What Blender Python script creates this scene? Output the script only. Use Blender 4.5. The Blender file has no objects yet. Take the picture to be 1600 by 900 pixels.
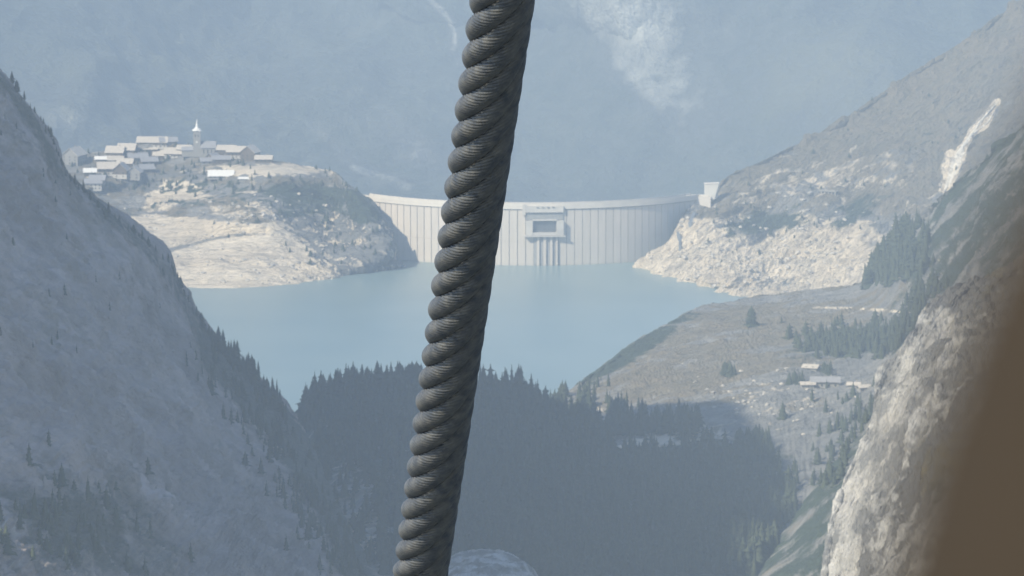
import bpy, bmesh, math, random
import numpy as np
from mathutils import Vector, Matrix
from mathutils.bvhtree import BVHTree
random.seed(7); rng = np.random.default_rng(7)
SC = bpy.context.scene
COL = SC.collection
R = math.radians

# ------------------------------------------------------------------ camera, world, sun, exposure
CAM_Z = 629.0
PITCH = R(7.4)
FPX = 8733.0                                   # focal length in pixels of a 1600 px wide picture
cam = bpy.data.cameras.new('camera'); camo = bpy.data.objects.new('camera', cam); COL.objects.link(camo)
camo.location = (0, 0, CAM_Z); camo.rotation_euler = (math.pi/2 - PITCH, 0, 0)
cam.sensor_width = 36.0; cam.lens = 36.0*FPX/1600.0
cam.clip_start = 0.02; cam.clip_end = 60000
cam.dof.use_dof = True; cam.dof.focus_distance = 5.5
cam.dof.aperture_fstop = (cam.lens/1000.0)/0.0013          # a 1.3 mm opening
SC.camera = camo
SUN_DIR = Vector((-0.58, -0.53, 0.62)).normalized()
W = bpy.data.worlds.new('World'); SC.world = W; W.use_nodes = True
nt = W.node_tree; bg = nt.nodes['Background']; sky = nt.nodes.new('ShaderNodeTexSky')
sky.sky_type = 'NISHITA'; sky.sun_disc = False
sky.sun_elevation = math.asin(SUN_DIR.z); sky.sun_rotation = math.atan2(SUN_DIR.x, SUN_DIR.y)
sky.altitude = 2000; sky.air_density = 1.0; sky.dust_density = 1.0; sky.ozone_density = 1.0
nt.links.new(sky.outputs[0], bg.inputs[0]); bg.inputs[1].default_value = 0.125
sl = bpy.data.lights.new('sun', 'SUN'); sl.energy = 5.0; sl.angle = R(0.53); sl.color = (1.0, 0.89, 0.68)
so = bpy.data.objects.new('sun', sl); COL.objects.link(so)
so.rotation_euler = SUN_DIR.to_track_quat('Z', 'Y').to_euler()
SC.view_settings.view_transform = 'Standard'; SC.view_settings.look = 'None'
SC.view_settings.exposure = 0.84; SC.view_settings.gamma = 1.0; SC.view_settings.use_curve_mapping = False
SC.render.engine = 'CYCLES'
SC.cycles.volume_bounces = 1

# ------------------------------------------------------------------ haze (air between the valley walls)
HAZE_DENSITY = 0.00015
HAZE_COLOR = (0.465, 0.59, 0.745)
HAZE_ANISO = 0.0

# ------------------------------------------------------------------ pixel ray helpers
CP, SP = math.cos(PITCH), math.sin(PITCH)
def ray(px, py):
    u = (px - 800.0)/FPX; v = (450.0 - py)/FPX
    return Vector((u, CP + v*SP, -SP + v*CP))
def PY(px, py, Y):
    d = ray(px, py); return Vector((0, 0, CAM_Z)) + d*(Y/d.y)
def PZ(px, py, z):
    d = ray(px, py); return Vector((0, 0, CAM_Z)) + d*((z - CAM_Z)/d.z)
def pt(t):
    return PZ(t[0], t[1], t[2]) if t[2] < 400 else PY(*t)     # third value: a height (m) or a distance (m)
def to_px(P):
    x, y, z = P[..., 0], P[..., 1], P[..., 2] - CAM_Z
    dep = y*CP - z*SP; up = y*SP + z*CP
    return 800 + FPX*x/dep, 450 - FPX*up/dep

# ------------------------------------------------------------------ noise
_perm = rng.permutation(256); _perm = np.concatenate([_perm, _perm, _perm])
_g = rng.normal(size=(256, 3)); _g /= np.linalg.norm(_g, axis=1)[:, None]
def perlin(P):
    F = np.floor(P).astype(np.int64); f = P - F; F &= 255
    w = f*f*f*(f*(f*6 - 15) + 10)
    out = np.zeros(len(P))
    for i in (0, 1):
        a = _perm[F[:, 0] + i]
        for j in (0, 1):
            b = _perm[a + F[:, 1] + j]
            for k in (0, 1):
                g = _g[_perm[b + F[:, 2] + k]]
                d = (f[:, 0]-i)*g[:, 0] + (f[:, 1]-j)*g[:, 1] + (f[:, 2]-k)*g[:, 2]
                out += d*(w[:, 0] if i else 1-w[:, 0])*(w[:, 1] if j else 1-w[:, 1])*(w[:, 2] if k else 1-w[:, 2])
    return out*1.6
def fbm(P, size, octaves=5, gain=0.5, ridged=False, seed=0.0):
    s = 1.0/size; a = 1.0; o = np.zeros(len(P)); t = 0
    for k in range(octaves):
        n = perlin(P*s + seed + k*17.3)
        if ridged: n = 1 - 2*np.abs(n)*1.3
        o += a*n; t += a; a *= gain; s *= 2.03
    return o/t
def stretch(P, d, k):
    d = np.array(d, float); d /= np.linalg.norm(d)
    return P - np.outer(P @ d, d)*(1 - 1.0/k)
def sstep(a, b, x):
    t = np.clip((x - a)/(b - a), 0, 1); return t*t*(3 - 2*t)

# ------------------------------------------------------------------ materials
def mat(name):
    m = bpy.data.materials.new(name); m.use_nodes = True
    n = m.node_tree; return m, n, n.nodes['Principled BSDF']
def N(n, t, **kw):
    x = n.nodes.new(t)
    for k, v in kw.items():
        if k in x.inputs.keys(): x.inputs[k].default_value = v
        else: setattr(x, k, v)
    return x
def noise_node(n, scale, detail=4, rough=0.55, vec=None, dist=0.0):
    x = N(n, 'ShaderNodeTexNoise', Scale=scale, Detail=detail, Roughness=rough, Distortion=dist)
    if vec is None:
        tc = n.nodes.new('ShaderNodeTexCoord'); vec = tc.outputs['Object']
    n.links.new(vec, x.inputs['Vector']); return x.outputs['Fac']
def ramp(n, src, a, b, ca=(0,0,0,1), cb=(1,1,1,1)):
    r = n.nodes.new('ShaderNodeValToRGB'); r.color_ramp.elements[0].position = a; r.color_ramp.elements[1].position = b
    r.color_ramp.elements[0].color = ca; r.color_ramp.elements[1].color = cb
    n.links.new(src, r.inputs[0]); return r.outputs[0]
def mix(n, f, a, b, mode='MIX'):
    x = n.nodes.new('ShaderNodeMix'); x.data_type = 'RGBA'; x.blend_type = mode
    for sock, v in ((x.inputs[0], f), (x.inputs[6], a), (x.inputs[7], b)):
        if isinstance(v, bpy.types.NodeSocket): n.links.new(v, sock)
        elif isinstance(v, (int, float)): sock.default_value = v
        else: sock.default_value = (*v, 1) if len(v) == 3 else v
    return x.outputs[2]
def math_node(n, op, a, b=0.5, c=0.0, clamp=False):
    x = n.nodes.new('ShaderNodeMath'); x.operation = op; x.use_clamp = clamp
    for s, v in zip(x.inputs, (a, b, c)):
        if isinstance(v, bpy.types.NodeSocket): n.links.new(v, s)
        else: s.default_value = v
    return x.outputs[0]
def bump(n, bsdf, h, strength, dist):
    b = N(n, 'ShaderNodeBump', Strength=strength, Distance=dist)
    n.links.new(h, b.inputs['Height']); n.links.new(b.outputs[0], bsdf.inputs['Normal'])

def terrain_mat(name, rock, rock2, pale, grass, wood, fine=1.0, strata=None, k=3.0, soft=0.0, dist=5.0):
    """rock base; colour attribute 'cover': R bare pale rock, G grass, B woods, also used as painted shade"""
    m, n, b = mat(name)
    tc = n.nodes.new('ShaderNodeTexCoord'); vec = tc.outputs['Object']
    if strata is not None:                                        # long axis of the rock beds
        d = Vector(strata).normalized()
        dn = n.nodes.new('ShaderNodeVectorMath'); dn.operation = 'DOT_PRODUCT'; n.links.new(vec, dn.inputs[0]); dn.inputs[1].default_value = d
        sn = n.nodes.new('ShaderNodeVectorMath'); sn.operation = 'SCALE'; sn.inputs[0].default_value = d*(1 - 1/k); n.links.new(dn.outputs['Value'], sn.inputs['Scale'])
        sb = n.nodes.new('ShaderNodeVectorMath'); sb.operation = 'SUBTRACT'; n.links.new(vec, sb.inputs[0]); n.links.new(sn.outputs[0], sb.inputs[1]); vec2 = sb.outputs[0]
    else: vec2 = vec
    at = n.nodes.new('ShaderNodeAttribute'); at.attribute_name = 'cover'
    sp = n.nodes.new('ShaderNodeSeparateColor'); n.links.new(at.outputs['Color'], sp.inputs[0])
    n1 = noise_node(n, 0.02*fine, 6, 0.62, vec2); n2 = noise_node(n, 0.11*fine, 6, 0.65, vec2); n3 = noise_node(n, 0.6*fine, 4, 0.6, vec2)
    c = mix(n, ramp(n, n1, 0.40, 0.62), rock, rock2)
    c = mix(n, math_node(n, 'MULTIPLY', ramp(n, n2, 0.42, 0.66), 0.55), c, tuple(x*0.45 for x in rock))
    def masked(ch, k=1.2):
        e = math_node(n, 'ADD', sp.outputs[ch], math_node(n, 'MULTIPLY', math_node(n, 'SUBTRACT', n2, 0.5), k))
        return ramp(n, e, 0.40 - soft*0.3, 0.58 + soft)
    pc = mix(n, ramp(n, n1, 0.35, 0.65), pale, tuple(x*y for x, y in zip(pale, (0.80, 0.78, 0.76))))
    pc = mix(n, math_node(n, 'MULTIPLY', ramp(n, n2, 0.49, 0.64), 0.55), pc, tuple(x*0.40 for x in pale))  # dark noise stands in for crevice shade, coarse here and fine below
    pc = mix(n, math_node(n, 'MULTIPLY', ramp(n, n3, 0.54, 0.66), 0.4), pc, tuple(x*0.45 for x in pale))
    c = mix(n, masked(0), c, pc)
    gc = mix(n, ramp(n, n2, 0.3, 0.7), grass, tuple(x*y for x, y in zip(grass, (1.5, 1.35, 1.3))))
    c = mix(n, masked(1), c, gc)
    wc = mix(n, ramp(n, n3, 0.35, 0.65), wood, tuple(x*1.8 for x in wood))
    c = mix(n, masked(2, 0.9), c, wc)
    n.links.new(c, b.inputs['Base Color']); b.inputs['Roughness'].default_value = 0.92
    b.inputs['Specular IOR Level'].default_value = 0.15
    h = math_node(n, 'ADD', math_node(n, 'MULTIPLY', n2, 1.0), math_node(n, 'MULTIPLY', n3, 0.25))
    bump(n, b, h, 1.0, 1.5*dist/fine)
    return m
def plain_mat(name, col, col2=None, scale=1.0, rough=0.8, metal=0.0, bumpd=0.0, spec=0.5):
    m, n, b = mat(name)
    f = noise_node(n, scale, 5, 0.6)
    c = mix(n, ramp(n, f, 0.35, 0.65), col, col2 or tuple(x*0.75 for x in col))
    n.links.new(c, b.inputs['Base Color']); b.inputs['Roughness'].default_value = rough; b.inputs['Metallic'].default_value = metal
    b.inputs['Specular IOR Level'].default_value = spec
    if bumpd: bump(n, b, f, 0.6, bumpd)
    return m

# ------------------------------------------------------------------ object helpers
def tag(o, label=None, cat=None, group=None, kind=None):
    for k, v in (('label', label), ('category', cat), ('group', group), ('kind', kind)):
        if v: o[k] = v
    return o
def mesh_obj(name, V, F, m=None, parent=None, smooth=False, loc=None):
    me = bpy.data.meshes.new(name); me.from_pydata([tuple(v) for v in V], [], F); me.update()
    if smooth: me.polygons.foreach_set('use_smooth', [True]*len(me.polygons))
    if m: me.materials.append(m)
    o = bpy.data.objects.new(name, me); COL.objects.link(o)
    if parent: o.parent = parent
    if loc is not None: o.location = loc
    return o
def empty(name, loc=(0, 0, 0), rz=0.0):
    o = bpy.data.objects.new(name, None); COL.objects.link(o); o.location = loc; o.rotation_euler = (0, 0, rz); o.empty_display_size = 1
    return o
class MB:
    def __init__(s): s.V = []; s.F = []
    def add(s, V, F):
        k = len(s.V); s.V += [tuple(v) for v in V]; s.F += [tuple(i + k for i in f) for f in F]; return s
    def box(s, x0, x1, y0, y1, z0, z1):
        return s.add([(x0,y0,z0),(x1,y0,z0),(x1,y1,z0),(x0,y1,z0),(x0,y0,z1),(x1,y0,z1),(x1,y1,z1),(x0,y1,z1)],
                     [(0,3,2,1),(4,5,6,7),(0,1,5,4),(1,2,6,5),(2,3,7,6),(3,0,4,7)])
    def cyl(s, x, y, z0, z1, r0, r1, n=8):
        V = [(x + r*math.cos(2*math.pi*i/n), y + r*math.sin(2*math.pi*i/n), z) for z, r in ((z0, r0), (z1, r1)) for i in range(n)]
        return s.add(V, [(i, (i+1) % n, n + (i+1) % n, n + i) for i in range(n)] + [tuple(range(n-1, -1, -1)), tuple(range(n, 2*n))])
    def obj(s, name, m, parent=None, smooth=False, loc=None): return mesh_obj(name, s.V, s.F, m, parent, smooth, loc)

def catmull(C, n, axis):
    """C control array (a,b,3) resampled smoothly to n along axis"""
    C = np.moveaxis(C, axis, 0); k = len(C)
    P = np.concatenate([2*C[:1] - C[1:2], C, 2*C[-1:] - C[-2:-1]])
    t = np.linspace(0, k - 1, n); i = np.minimum(t.astype(int), k - 2); f = (t - i)[:, None, None]
    p0, p1, p2, p3 = P[i], P[i+1], P[i+2], P[i+3]
    o = 0.5*((2*p1) + (-p0 + p2)*f + (2*p0 - 5*p1 + 4*p2 - p3)*f**2 + (-p0 + 3*p1 - 3*p2 + p3)*f**3)
    return np.moveaxis(o, 0, axis)
SURF = []
MEAN0 = ('near_crag', 'right_mountain', 'lower_right_slope')
def sheet(name, rows, nu, nv, m, disp, cover, smooth=True, kind='structure'):
    C = np.array([[tuple(p if isinstance(p, Vector) else pt(p)) for p in r] for r in rows])
    G = catmull(catmull(C, nv, 0), nu, 1)
    du = np.gradient(G, axis=1); dv = np.gradient(G, axis=0)
    Nn = np.cross(du, dv); Nn /= np.linalg.norm(Nn, axis=2)[..., None] + 1e-9
    if Nn[..., 2].mean() < 0: Nn = -Nn
    P = G.reshape(-1, 3); NN = Nn.reshape(-1, 3)
    vv = np.repeat(np.linspace(0, 1, nv), nu)
    dd = disp(P, vv); dd = dd - (dd[vv > 0.25].mean() if name in MEAN0 else 0.0)*np.where(vv > 0.05, 1, 0)
    P = P + NN*dd[:, None]
    px, py = to_px(P)
    cv = np.clip(cover(P, px, py, NN), 0, 1)
    ii = np.arange(nu*nv).reshape(nv, nu)
    F = np.stack([ii[:-1, :-1], ii[1:, :-1], ii[1:, 1:], ii[:-1, 1:]], -1).reshape(-1, 4)
    me = bpy.data.meshes.new(name)
    me.vertices.add(len(P)); me.vertices.foreach_set('co', P.ravel())
    me.loops.add(F.size); me.loops.foreach_set('vertex_index', F.ravel())
    me.polygons.add(len(F)); me.polygons.foreach_set('loop_start', np.arange(0, F.size, 4)); me.polygons.foreach_set('loop_total', np.full(len(F), 4))
    me.update()
    me.polygons.foreach_set('use_smooth', np.ones(len(F), bool))
    a = me.color_attributes.new('cover', 'FLOAT_COLOR', 'POINT')
    a.data.foreach_set('color', np.concatenate([cv, np.ones((len(cv), 1))], 1).ravel())
    me.materials.append(m); me.validate()
    o = bpy.data.objects.new(name, me); COL.objects.link(o); tag(o, kind=kind)
    bvh = BVHTree.FromPolygons(P.tolist(), F.tolist()); SURF.append((name, bvh))
    return o
def hit(px, py, only=None):
    best = None; d = ray(px, py).normalized()
    for nm, b in SURF:
        if only and nm not in only: continue
        h = b.ray_cast(Vector((0, 0, CAM_Z)), d)
        if h[0] is not None and (best is None or h[3] < best[1]): best = (h[0], h[3])
    return best[0] if best else None
def ground(x, y, only=None):
    z = None
    for nm, b in SURF:
        if only and nm not in only: continue
        h = b.ray_cast(Vector((x, y, 2500)), Vector((0, 0, -1)))
        if h[0] is not None and (z is None or h[0].z > z): z = h[0].z
    return z
def blob(px, py, cx, cy, rx, ry, ang=0.0):
    a = R(ang); dx, dy = px - cx, py - cy
    x = dx*math.cos(a) - dy*math.sin(a); y = dx*math.sin(a) + dy*math.cos(a)      # ang counter-clockwise as seen
    return np.exp(-((x/rx)**2 + (y/ry)**2)*0.9)
def streak(px, py, pts, w):
    o = np.zeros_like(px)
    for (x0, y0), (x1, y1) in zip(pts[:-1], pts[1:]):
        L = (x1-x0)**2 + (y1-y0)**2; t = np.clip(((px-x0)*(x1-x0) + (py-y0)*(y1-y0))/L, 0, 1)
        o = np.maximum(o, np.exp(-((px - x0 - t*(x1-x0))**2 + (py - y0 - t*(y1-y0))**2)/w**2))
    return o
def back(row, dx, dy, dz): return [skirt(row, dx*f, dy*f, dz*f**1.3) for f in (1.0, 0.35, 0.09, 0.018)]
def ease(v, a, b): return b + (1 - b)*sstep(0.0, 0.16, np.abs(v - a))     # calmer relief along the crest line, which lies at v = a
def cov(r, g, b): return np.stack([r, g, b], 1)
def skirt(row, dx, dy, dz): return [pt(p) + Vector((dx, dy, dz)) for p in row]

G_ = ((0.20, 0.20, 0.195), (0.30, 0.29, 0.27), (0.85, 0.745, 0.585), (0.155, 0.145, 0.11), (0.035, 0.048, 0.032))
ROCK = terrain_mat('grey mountain rock', *G_, 1.0, (0.6, 0.5, 0.3), 2.0)
ROCK_PEN = terrain_mat('pale bedded lakeside rock', *G_, 1.0, (1, 0.2, 0.12), 3.5, 0.0, 7.0)
ROCK_RIGHT = terrain_mat('pale slanting rock beds', *G_, 0.9, (0.7, 0.8, 0.32), 4.0, 0.0, 8.0)
ROCK_LEFT = terrain_mat('shaded rock wall', (0.34, 0.285, 0.265), (0.52, 0.44, 0.40), (0.52, 0.47, 0.43), (0.19, 0.17, 0.14), (0.06, 0.065, 0.05), 1.2, (0.17, 0.89, -0.42), 4.0, 0.15)
ROCK_NEAR = terrain_mat('pale limestone crag', (0.19, 0.19, 0.185), (0.28, 0.28, 0.27), (0.66, 0.66, 0.64), (0.15, 0.145, 0.09), (0.035, 0.048, 0.032), 1.7, (-0.31, -0.87, -0.37), 6.0, 0.1, 7.0)
ROCK_FAR = terrain_mat('far wooded mountain', (0.10, 0.11, 0.10), (0.14, 0.15, 0.12), (0.66, 0.66, 0.58), (0.19, 0.20, 0.12), (0.035, 0.05, 0.035), 0.25, (0.5, 0.5, -0.6), 2.5, 0.25)

# ------------------------------------------------------------------ far mountain beyond the dam
FY = 8600
frow = lambda y, Y, dz=0: [(x, y + dz*math.sin(x*0.006), Y + 260*math.sin(x*0.004 + Y*0.002)) for x in range(-300, 1901, 220)]
top = frow(-60, FY + 700)
far_rows = [skirt(top, 0, 2400, 560), skirt(top, 0, 1200, 360), top, frow(60, FY + 450, 12), frow(170, FY + 200, 15), frow(290, FY - 60, 10), frow(420, FY - 400), frow(640, FY - 900)]
def far_cover(P, px, py, n):
    px = px + 14*fbm(P, 120, 4, seed=6)
    nz = 0.6*fbm(P, 260, 4, seed=3)*0.35 + 0.5*fbm(stretch(P, (0.6, 0.3, -0.6), 5.0), 130, 5, 0.6, seed=4)*0.5
    r = blob(px, py, 950, 10, 130, 45, -10) + 0.8*blob(px, py, 1000, 55, 50, 60, -40) + 0.9*blob(px, py, 1060, 140, 60, 45, -45) + 0.75*blob(px, py, 1000, 130, 45, 18, -45)
    r = np.maximum(r, 0.75*blob(px, py, 870, 12, 60, 25))
    r = np.maximum(r, 1.1*streak(px, py, [(665, -10), (700, 30), (712, 70), (718, 100)], 5))
    r = np.maximum(r, 0.9*streak(px, py, [(490, 200), (525, 235), (560, 265), (640, 290)], 8))
    r = np.maximum(r, 0.75*blob(px, py, 640, 225, 60, 22, -35))
    r = np.maximum(r, 0.8*blob(px, py, 100, 190, 70, 35, -25))
    r = r*0.56 + nz*1.5*sstep(0.05, 0.4, r)
    g = 0.45*blob(px, py, 250, 120, 260, 200) + nz
    g = g + 0.5*blob(px, py, 1300, 120, 160, 120)
    return cov(r, g, 0.62 + 0*px - r*1.6 - g*0.5 + nz*0.7)
sheet('far_mountain', far_rows, 330, 300, ROCK_FAR,
      lambda P, v: 80*fbm(stretch(P, (0.3, 0.5, 0.5), 2.5), 500, 8, 0.52, True, 5)*ease(v, 0.3, 2.0), far_cover)

# ------------------------------------------------------------------ valley floor under everything
g = sheet('ground', [[Vector((x, y, -430 if y > 5600 else -260)) for x in range(-9000, 9001, 2000)] for y in (-2500, 0, 2000, 4000, 5200, 5700, 6500, 8000, 11000, 13000)],
      60, 60, ROCK, lambda P, v: 20*fbm(P, 600, 4), lambda P, px, py, n: cov(0*px, 0.5+0*px, 0.5+0*px))

# ------------------------------------------------------------------ peninsula with the village
pen = [
 [(-60,262,75),(60,248,78),(150,242,80),(240,224,91),(330,236,84),(430,253,79),(510,267,70),(538,285,5045),(561,302,5060)],
 [(-60,290,66),(60,278,68),(150,268,71),(240,250,76),(330,254,77),(430,262,77),(515,280,66),(546,299,5015),(580,317,5050)],
 [(-60,310,60),(60,300,60),(150,290,62),(240,276,66),(330,277,68),(430,276,72),(520,298,58),(560,319,5003),(589,332,5050)],
 [(-60,335,50),(60,322,50),(150,308,52),(240,296,56),(330,302,56),(425,304,57),(525,325,42),(569,342,4995),(596,350,5047)],
 [(-60,360,38),(60,350,38),(150,345,38),(235,334,40),(330,343,40),(420,345,40),(520,362,24),(585,369,4980),(606,374,5042)],
 [(-60,400,20),(60,395,20),(160,385,22),(260,378,24),(340,372,27),(420,374,27),(510,398,12),(597,396,4965),(614,397,5036)],
 [(-60,430,8),(60,428,8),(170,425,8),(270,422,9),(350,415,12),(440,412,12),(505,422,5),(560,423,2.5),(624,413,2.5)],
 [(-60,455,-2),(60,455,-2),(180,453,-2),(280,453,-2),(370,454,-2),(455,447,-2),(517,438,-2),(560,428,-2),(632,420,-2)],
]
pen = back(pen[0], 0, 260, -150) + pen + [skirt(pen[-1], 0, -60, -25)]
def pen_disp(P, v):
    px, py = to_px(P)
    flat = 1 - 0.8*blob(px, py, 410, 266, 90, 12) - 0.5*blob(px, py, 260, 245, 160, 28)
    d = 3.4*fbm(stretch(P, (1, 0.1, 0.05), 2.2), 34, 6, 0.55, True, 9)*np.clip(flat, 0.1, 1)
    ledge = 3.0*np.abs(fbm(P*np.array((0.3, 0.3, 1)), 9, 3, seed=31))*sstep(3, 10, P[:, 2])*sstep(60, 45, P[:, 2])
    d -= 7.0*streak(px, py, [(262, 388), (320, 372), (360, 364), (415, 362)], 5)
    crag = 7.5*np.abs(fbm(P, 14, 5, 0.65, seed=2))*(blob(px, py, 390, 332, 60, 20) + blob(px, py, 240, 315, 50, 22)) + 6.0*fbm(stretch(P, (0.5, 0.3, -0.6), 2.0), 26, 6, 0.62, True, 7)*sstep(440, 500, px)*sstep(286, 312, py)
    return (d + ledge + crag)*(1 - 0.7*blob(px, py, 572, 303, 26, 16))
def pen_cover(P, px, py, n):
    nz = fbm(P, 40, 4, seed=21)
    draw = sstep(42, 37, P[:, 2] + 3*nz)                       # the bare ring the water leaves when it falls
    right = sstep(-14, 26, px + 22*nz - (412 + (py - 330)*1.02))*sstep(285, 300, py)  # grey right flank: own rock tone plus shade put into the cover
    r = draw*(1 - 0.8*right) + 0.9*blob(px, py, 262, 306, 34, 14, 20) + 0.8*blob(px, py, 385, 328, 50, 12) + 0.7*blob(px, py, 300, 300, 40, 9, -20)
    n2 = fbm(P, 11, 4, 0.6, seed=23)
    up = (1 - draw)*(1 - right)
    r = r + 0.9*blob(px, py, 425, 265, 75, 7) + up*(0.25 + 0.9*n2) + 0.35*right*(n2 > 0.1)
    r = r + nz*0.45 + 0.5*blob(px, py, 400, 300, 60, 3) - 0.7*streak(px, py, [(262, 392), (320, 376), (360, 368), (415, 366)], 5)
    gr = 0.55*(1 - draw)*(1 - right) - 0.9*blob(px, py, 425, 265, 75, 8) + nz*0.5 - blob(px, py, 262, 306, 34, 14, 20)
    wd = (1 - draw)*(0.35*blob(px, py, 330, 295, 150, 20) + 0.35*right) + 0.22*right + nz*0.55
    wd = wd + up*(0.12 - 1.1*n2) - 1.2*blob(px, py, 420, 264, 85, 9)
    return cov(r, gr, wd)
sheet('peninsula', pen, 620, 420, ROCK_PEN, pen_disp, pen_cover)

# ------------------------------------------------------------------ right hand mountain
rm = [
 [(1094,316,5100),(1130,281,5120),(1200,250,5180),(1270,217,5250),(1335,180,5300),(1400,135,5350),(1500,72,5400),(1600,4,5450),(1780,-120,5500)],
 [(1085,322,5072),(1130,306,5090),(1205,282,5130),(1285,262,5160),(1350,230,5200),(1425,185,5260),(1510,135,5300),(1610,80,5350),(1780,-10,5400)],
 [(1072,335,5050),(1130,330,5055),(1210,318,5090),(1300,308,5100),(1370,285,5130),(1440,245,5170),(1520,195,5210),(1620,150,5250),(1780,80,5300)],
 [(1050,368,5020),(1120,362,5020),(1200,358,5040),(1295,350,5040),(1370,325,5060),(1445,290,5090),(1530,240,5130),(1630,200,5150),(1780,150,5200)],
 [(1028,393,5010),(1100,395,4975),(1180,400,4960),(1280,395,4960),(1360,370,4970),(1440,335,5000),(1530,290,5020),(1640,255,5040),(1780,210,5080)],
 [(1010,408,5),(1075,425,6),(1145,440,7),(1235,445,4870),(1330,425,4870),(1430,385,4890),(1530,340,4900),(1650,310,4920),(1780,280,4950)],
 [(996,421,-2),(1060,442,-2),(1120,457,-2),(1185,471,-2),(1270,490,-2),(1400,480,4800),(1540,430,4800),(1660,390,4800),(1780,360,4800)],
]
rm = back(rm[0], 120, 420, -160) + rm + [skirt(rm[-1], 0, -60, -30)]
def rm_disp(P, v):
    px, py = to_px(P)
    low = sstep(60, 25, P[:, 2])
    S = stretch(P, (0.7, 0.8, 0.32), 3.2)
    S2 = stretch(P, (0.7, 0.8, 0.32), 6.0)
    d = 12.0*fbm(S, 80, 8, 0.62, True, 4) + 3.0*(1 - low)*fbm(stretch(P, (0.7, 0.8, 0.32), 2.5), 30, 6, 0.65, True, 15) + (3.5 + 5.5*low)*fbm(S2, 24, 7, 0.62, True, 14)
    crag = sstep(1360, 1440, px)*sstep(180, 260, py)
    d += 6*crag*fbm(stretch(P, (0.2, 0.1, 1), 2.5), 26, 5, 0.6, True, 44)
    d -= 5*streak(px, py, [(1478, 295), (1495, 245), (1515, 225), (1530, 195), (1560, 160)], 6)
    bumps = 0*d
    for cx, cy, a in ((1405, 137, 9), (1590, 14, 10), (1262, 222, 6), (1535, 62, 8), (1330, 178, 4)):
        bumps = bumps + a*blob(px, py, cx, cy, 13, 9)*(0.5 + 1.5*np.abs(fbm(P, 9, 4, 0.6, seed=46)))
    near = blob(px, py, 1102, 298, 20, 20)
    d = d*(1 - 0.9*np.clip(near, 0, 1)) - 2.5*near
    return d*ease(v, 0.36, 0.7) + bumps + 3.5*fbm(P, 16, 5, 0.65, False, 47)*(1 - ease(v, 0.36, 0.0))
def rm_cover(P, px, py, n):
    nz = fbm(stretch(P, (0.7, 0.8, 0.32), 3.0), 55, 5, 0.6, seed=61)
    n2 = fbm(P, 16, 4, seed=62)
    low = sstep(44, 34, P[:, 2] + 5*nz)*sstep(1420, 1330, px)
    r = 0.85*low + 0.8*blob(px, py, 1165, 315, 60, 22, 25) + 0.7*blob(px, py, 1190, 275, 60, 10, 15) + 0.75*blob(px, py, 1250, 330, 40, 14, 35)
    r = np.maximum(r, 0.8*blob(px, py, 1108, 310, 22, 22))
    r = np.maximum(r, 0.75*blob(px, py, 1245, 268, 18, 6) + 0.8*blob(px, py, 1405, 137, 14, 9) + 0.8*blob(px, py, 1262, 222, 12, 5) + 0.8*blob(px, py, 1590, 15, 22, 14, 40))
    r = np.maximum(r, 0.62*blob(px, py, 1410, 290, 75, 32, 50) + 0.5*blob(px, py, 1290, 250, 120, 20, 30)*(n2 > 0))
    r = np.maximum(r, 0.5*blob(px, py, 1400, 290, 70, 35, 40) + 0.55*blob(px, py, 1595, 130, 12, 45))
    r = np.maximum(r, 0.42 + 0.6*n2 + 0.3*sstep(330, 270, py)*sstep(1100, 1200, px)*sstep(1420, 1350, px))
    fall = np.maximum(1.0*np.maximum(streak(px, py, [(1478, 298), (1482, 265), (1486, 242)], 7), streak(px, py, [(1484, 285), (1494, 258), (1502, 236)], 7)), streak(px, py, [(1498, 238), (1508, 226), (1520, 205), (1540, 182), (1558, 160)], 5))
    fall = np.maximum(fall, streak(px, py, [(1520, 208), (1540, 196), (1552, 176)], 4))
    r = np.maximum(r, 0.9*streak(px, py, [(1200, 283), (1250, 287), (1288, 297), (1320, 296)], 1.8))
    r = r + nz*0.75 + n2*0.3*(r < 0.95)
    r = np.maximum(r - 0.9*blob(px, py, 1205, 345, 60, 22, 12), 1.5*fall)
    gr = 0.55*(1 - low) + 0.3*sstep(60, 120, P[:, 2]) + nz*0.6 - fall*2
    wd = 1.0*blob(px, py, 1200, 348, 75, 22, 10) + 0.75*blob(px, py, 1340, 330, 60, 26, 30) + 0.45*blob(px, py, 1440, 210, 40, 26, 40) + nz*0.6 + n2*0.3 - fall*2 - 0.15 + 0.35*(nz < -0.12)*(1 - low)
    return cov(r, gr, wd)
sheet('right_mountain', rm, 760, 470, ROCK_RIGHT, rm_disp, rm_cover)

# white scree chute draped down the gully
m_sc, n_, b_ = mat('white limestone scree'); f_ = noise_node(n_, 0.25, 5, 0.65)
n_.links.new(mix(n_, ramp(n_, f_, 0.35, 0.65), (0.80, 0.76, 0.67), (0.58, 0.55, 0.49)), b_.inputs['Base Color']); b_.inputs['Roughness'].default_value = 0.95; bump(n_, b_, f_, 1.0, 3.0)
def chute(path):
    V = []; F = []; n = 60; L = np.array(path, float); seg = np.concatenate([[0], np.cumsum(np.hypot(*np.diff(L[:, :2], axis=0).T))]); K = 11
    for i in range(n):
        t = seg[-1]*i/(n-1); x, y, w = (np.interp(t, seg, L[:, c]) for c in range(3)); w *= random.uniform(0.7, 1.05)
        for k in range(K):
            u = k/(K-1)*2 - 1; q = hit(x + u*w*random.uniform(0.85, 1.15), y, only={'right_mountain'})
            q = q - ray(800, 450)*(1.0*(1 - u*u) - 0.5) + Vector((0, 0, 0.5*(1 - u*u) - 0.2))*random.uniform(0.2, 1.8)
            V.append(tuple(q))
    for i in range(n-1):
        for k in range(K-1): F.append((i*K+k, (i+1)*K+k, (i+1)*K+k+1, i*K+k+1))
    return V, F
mb = MB()
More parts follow.
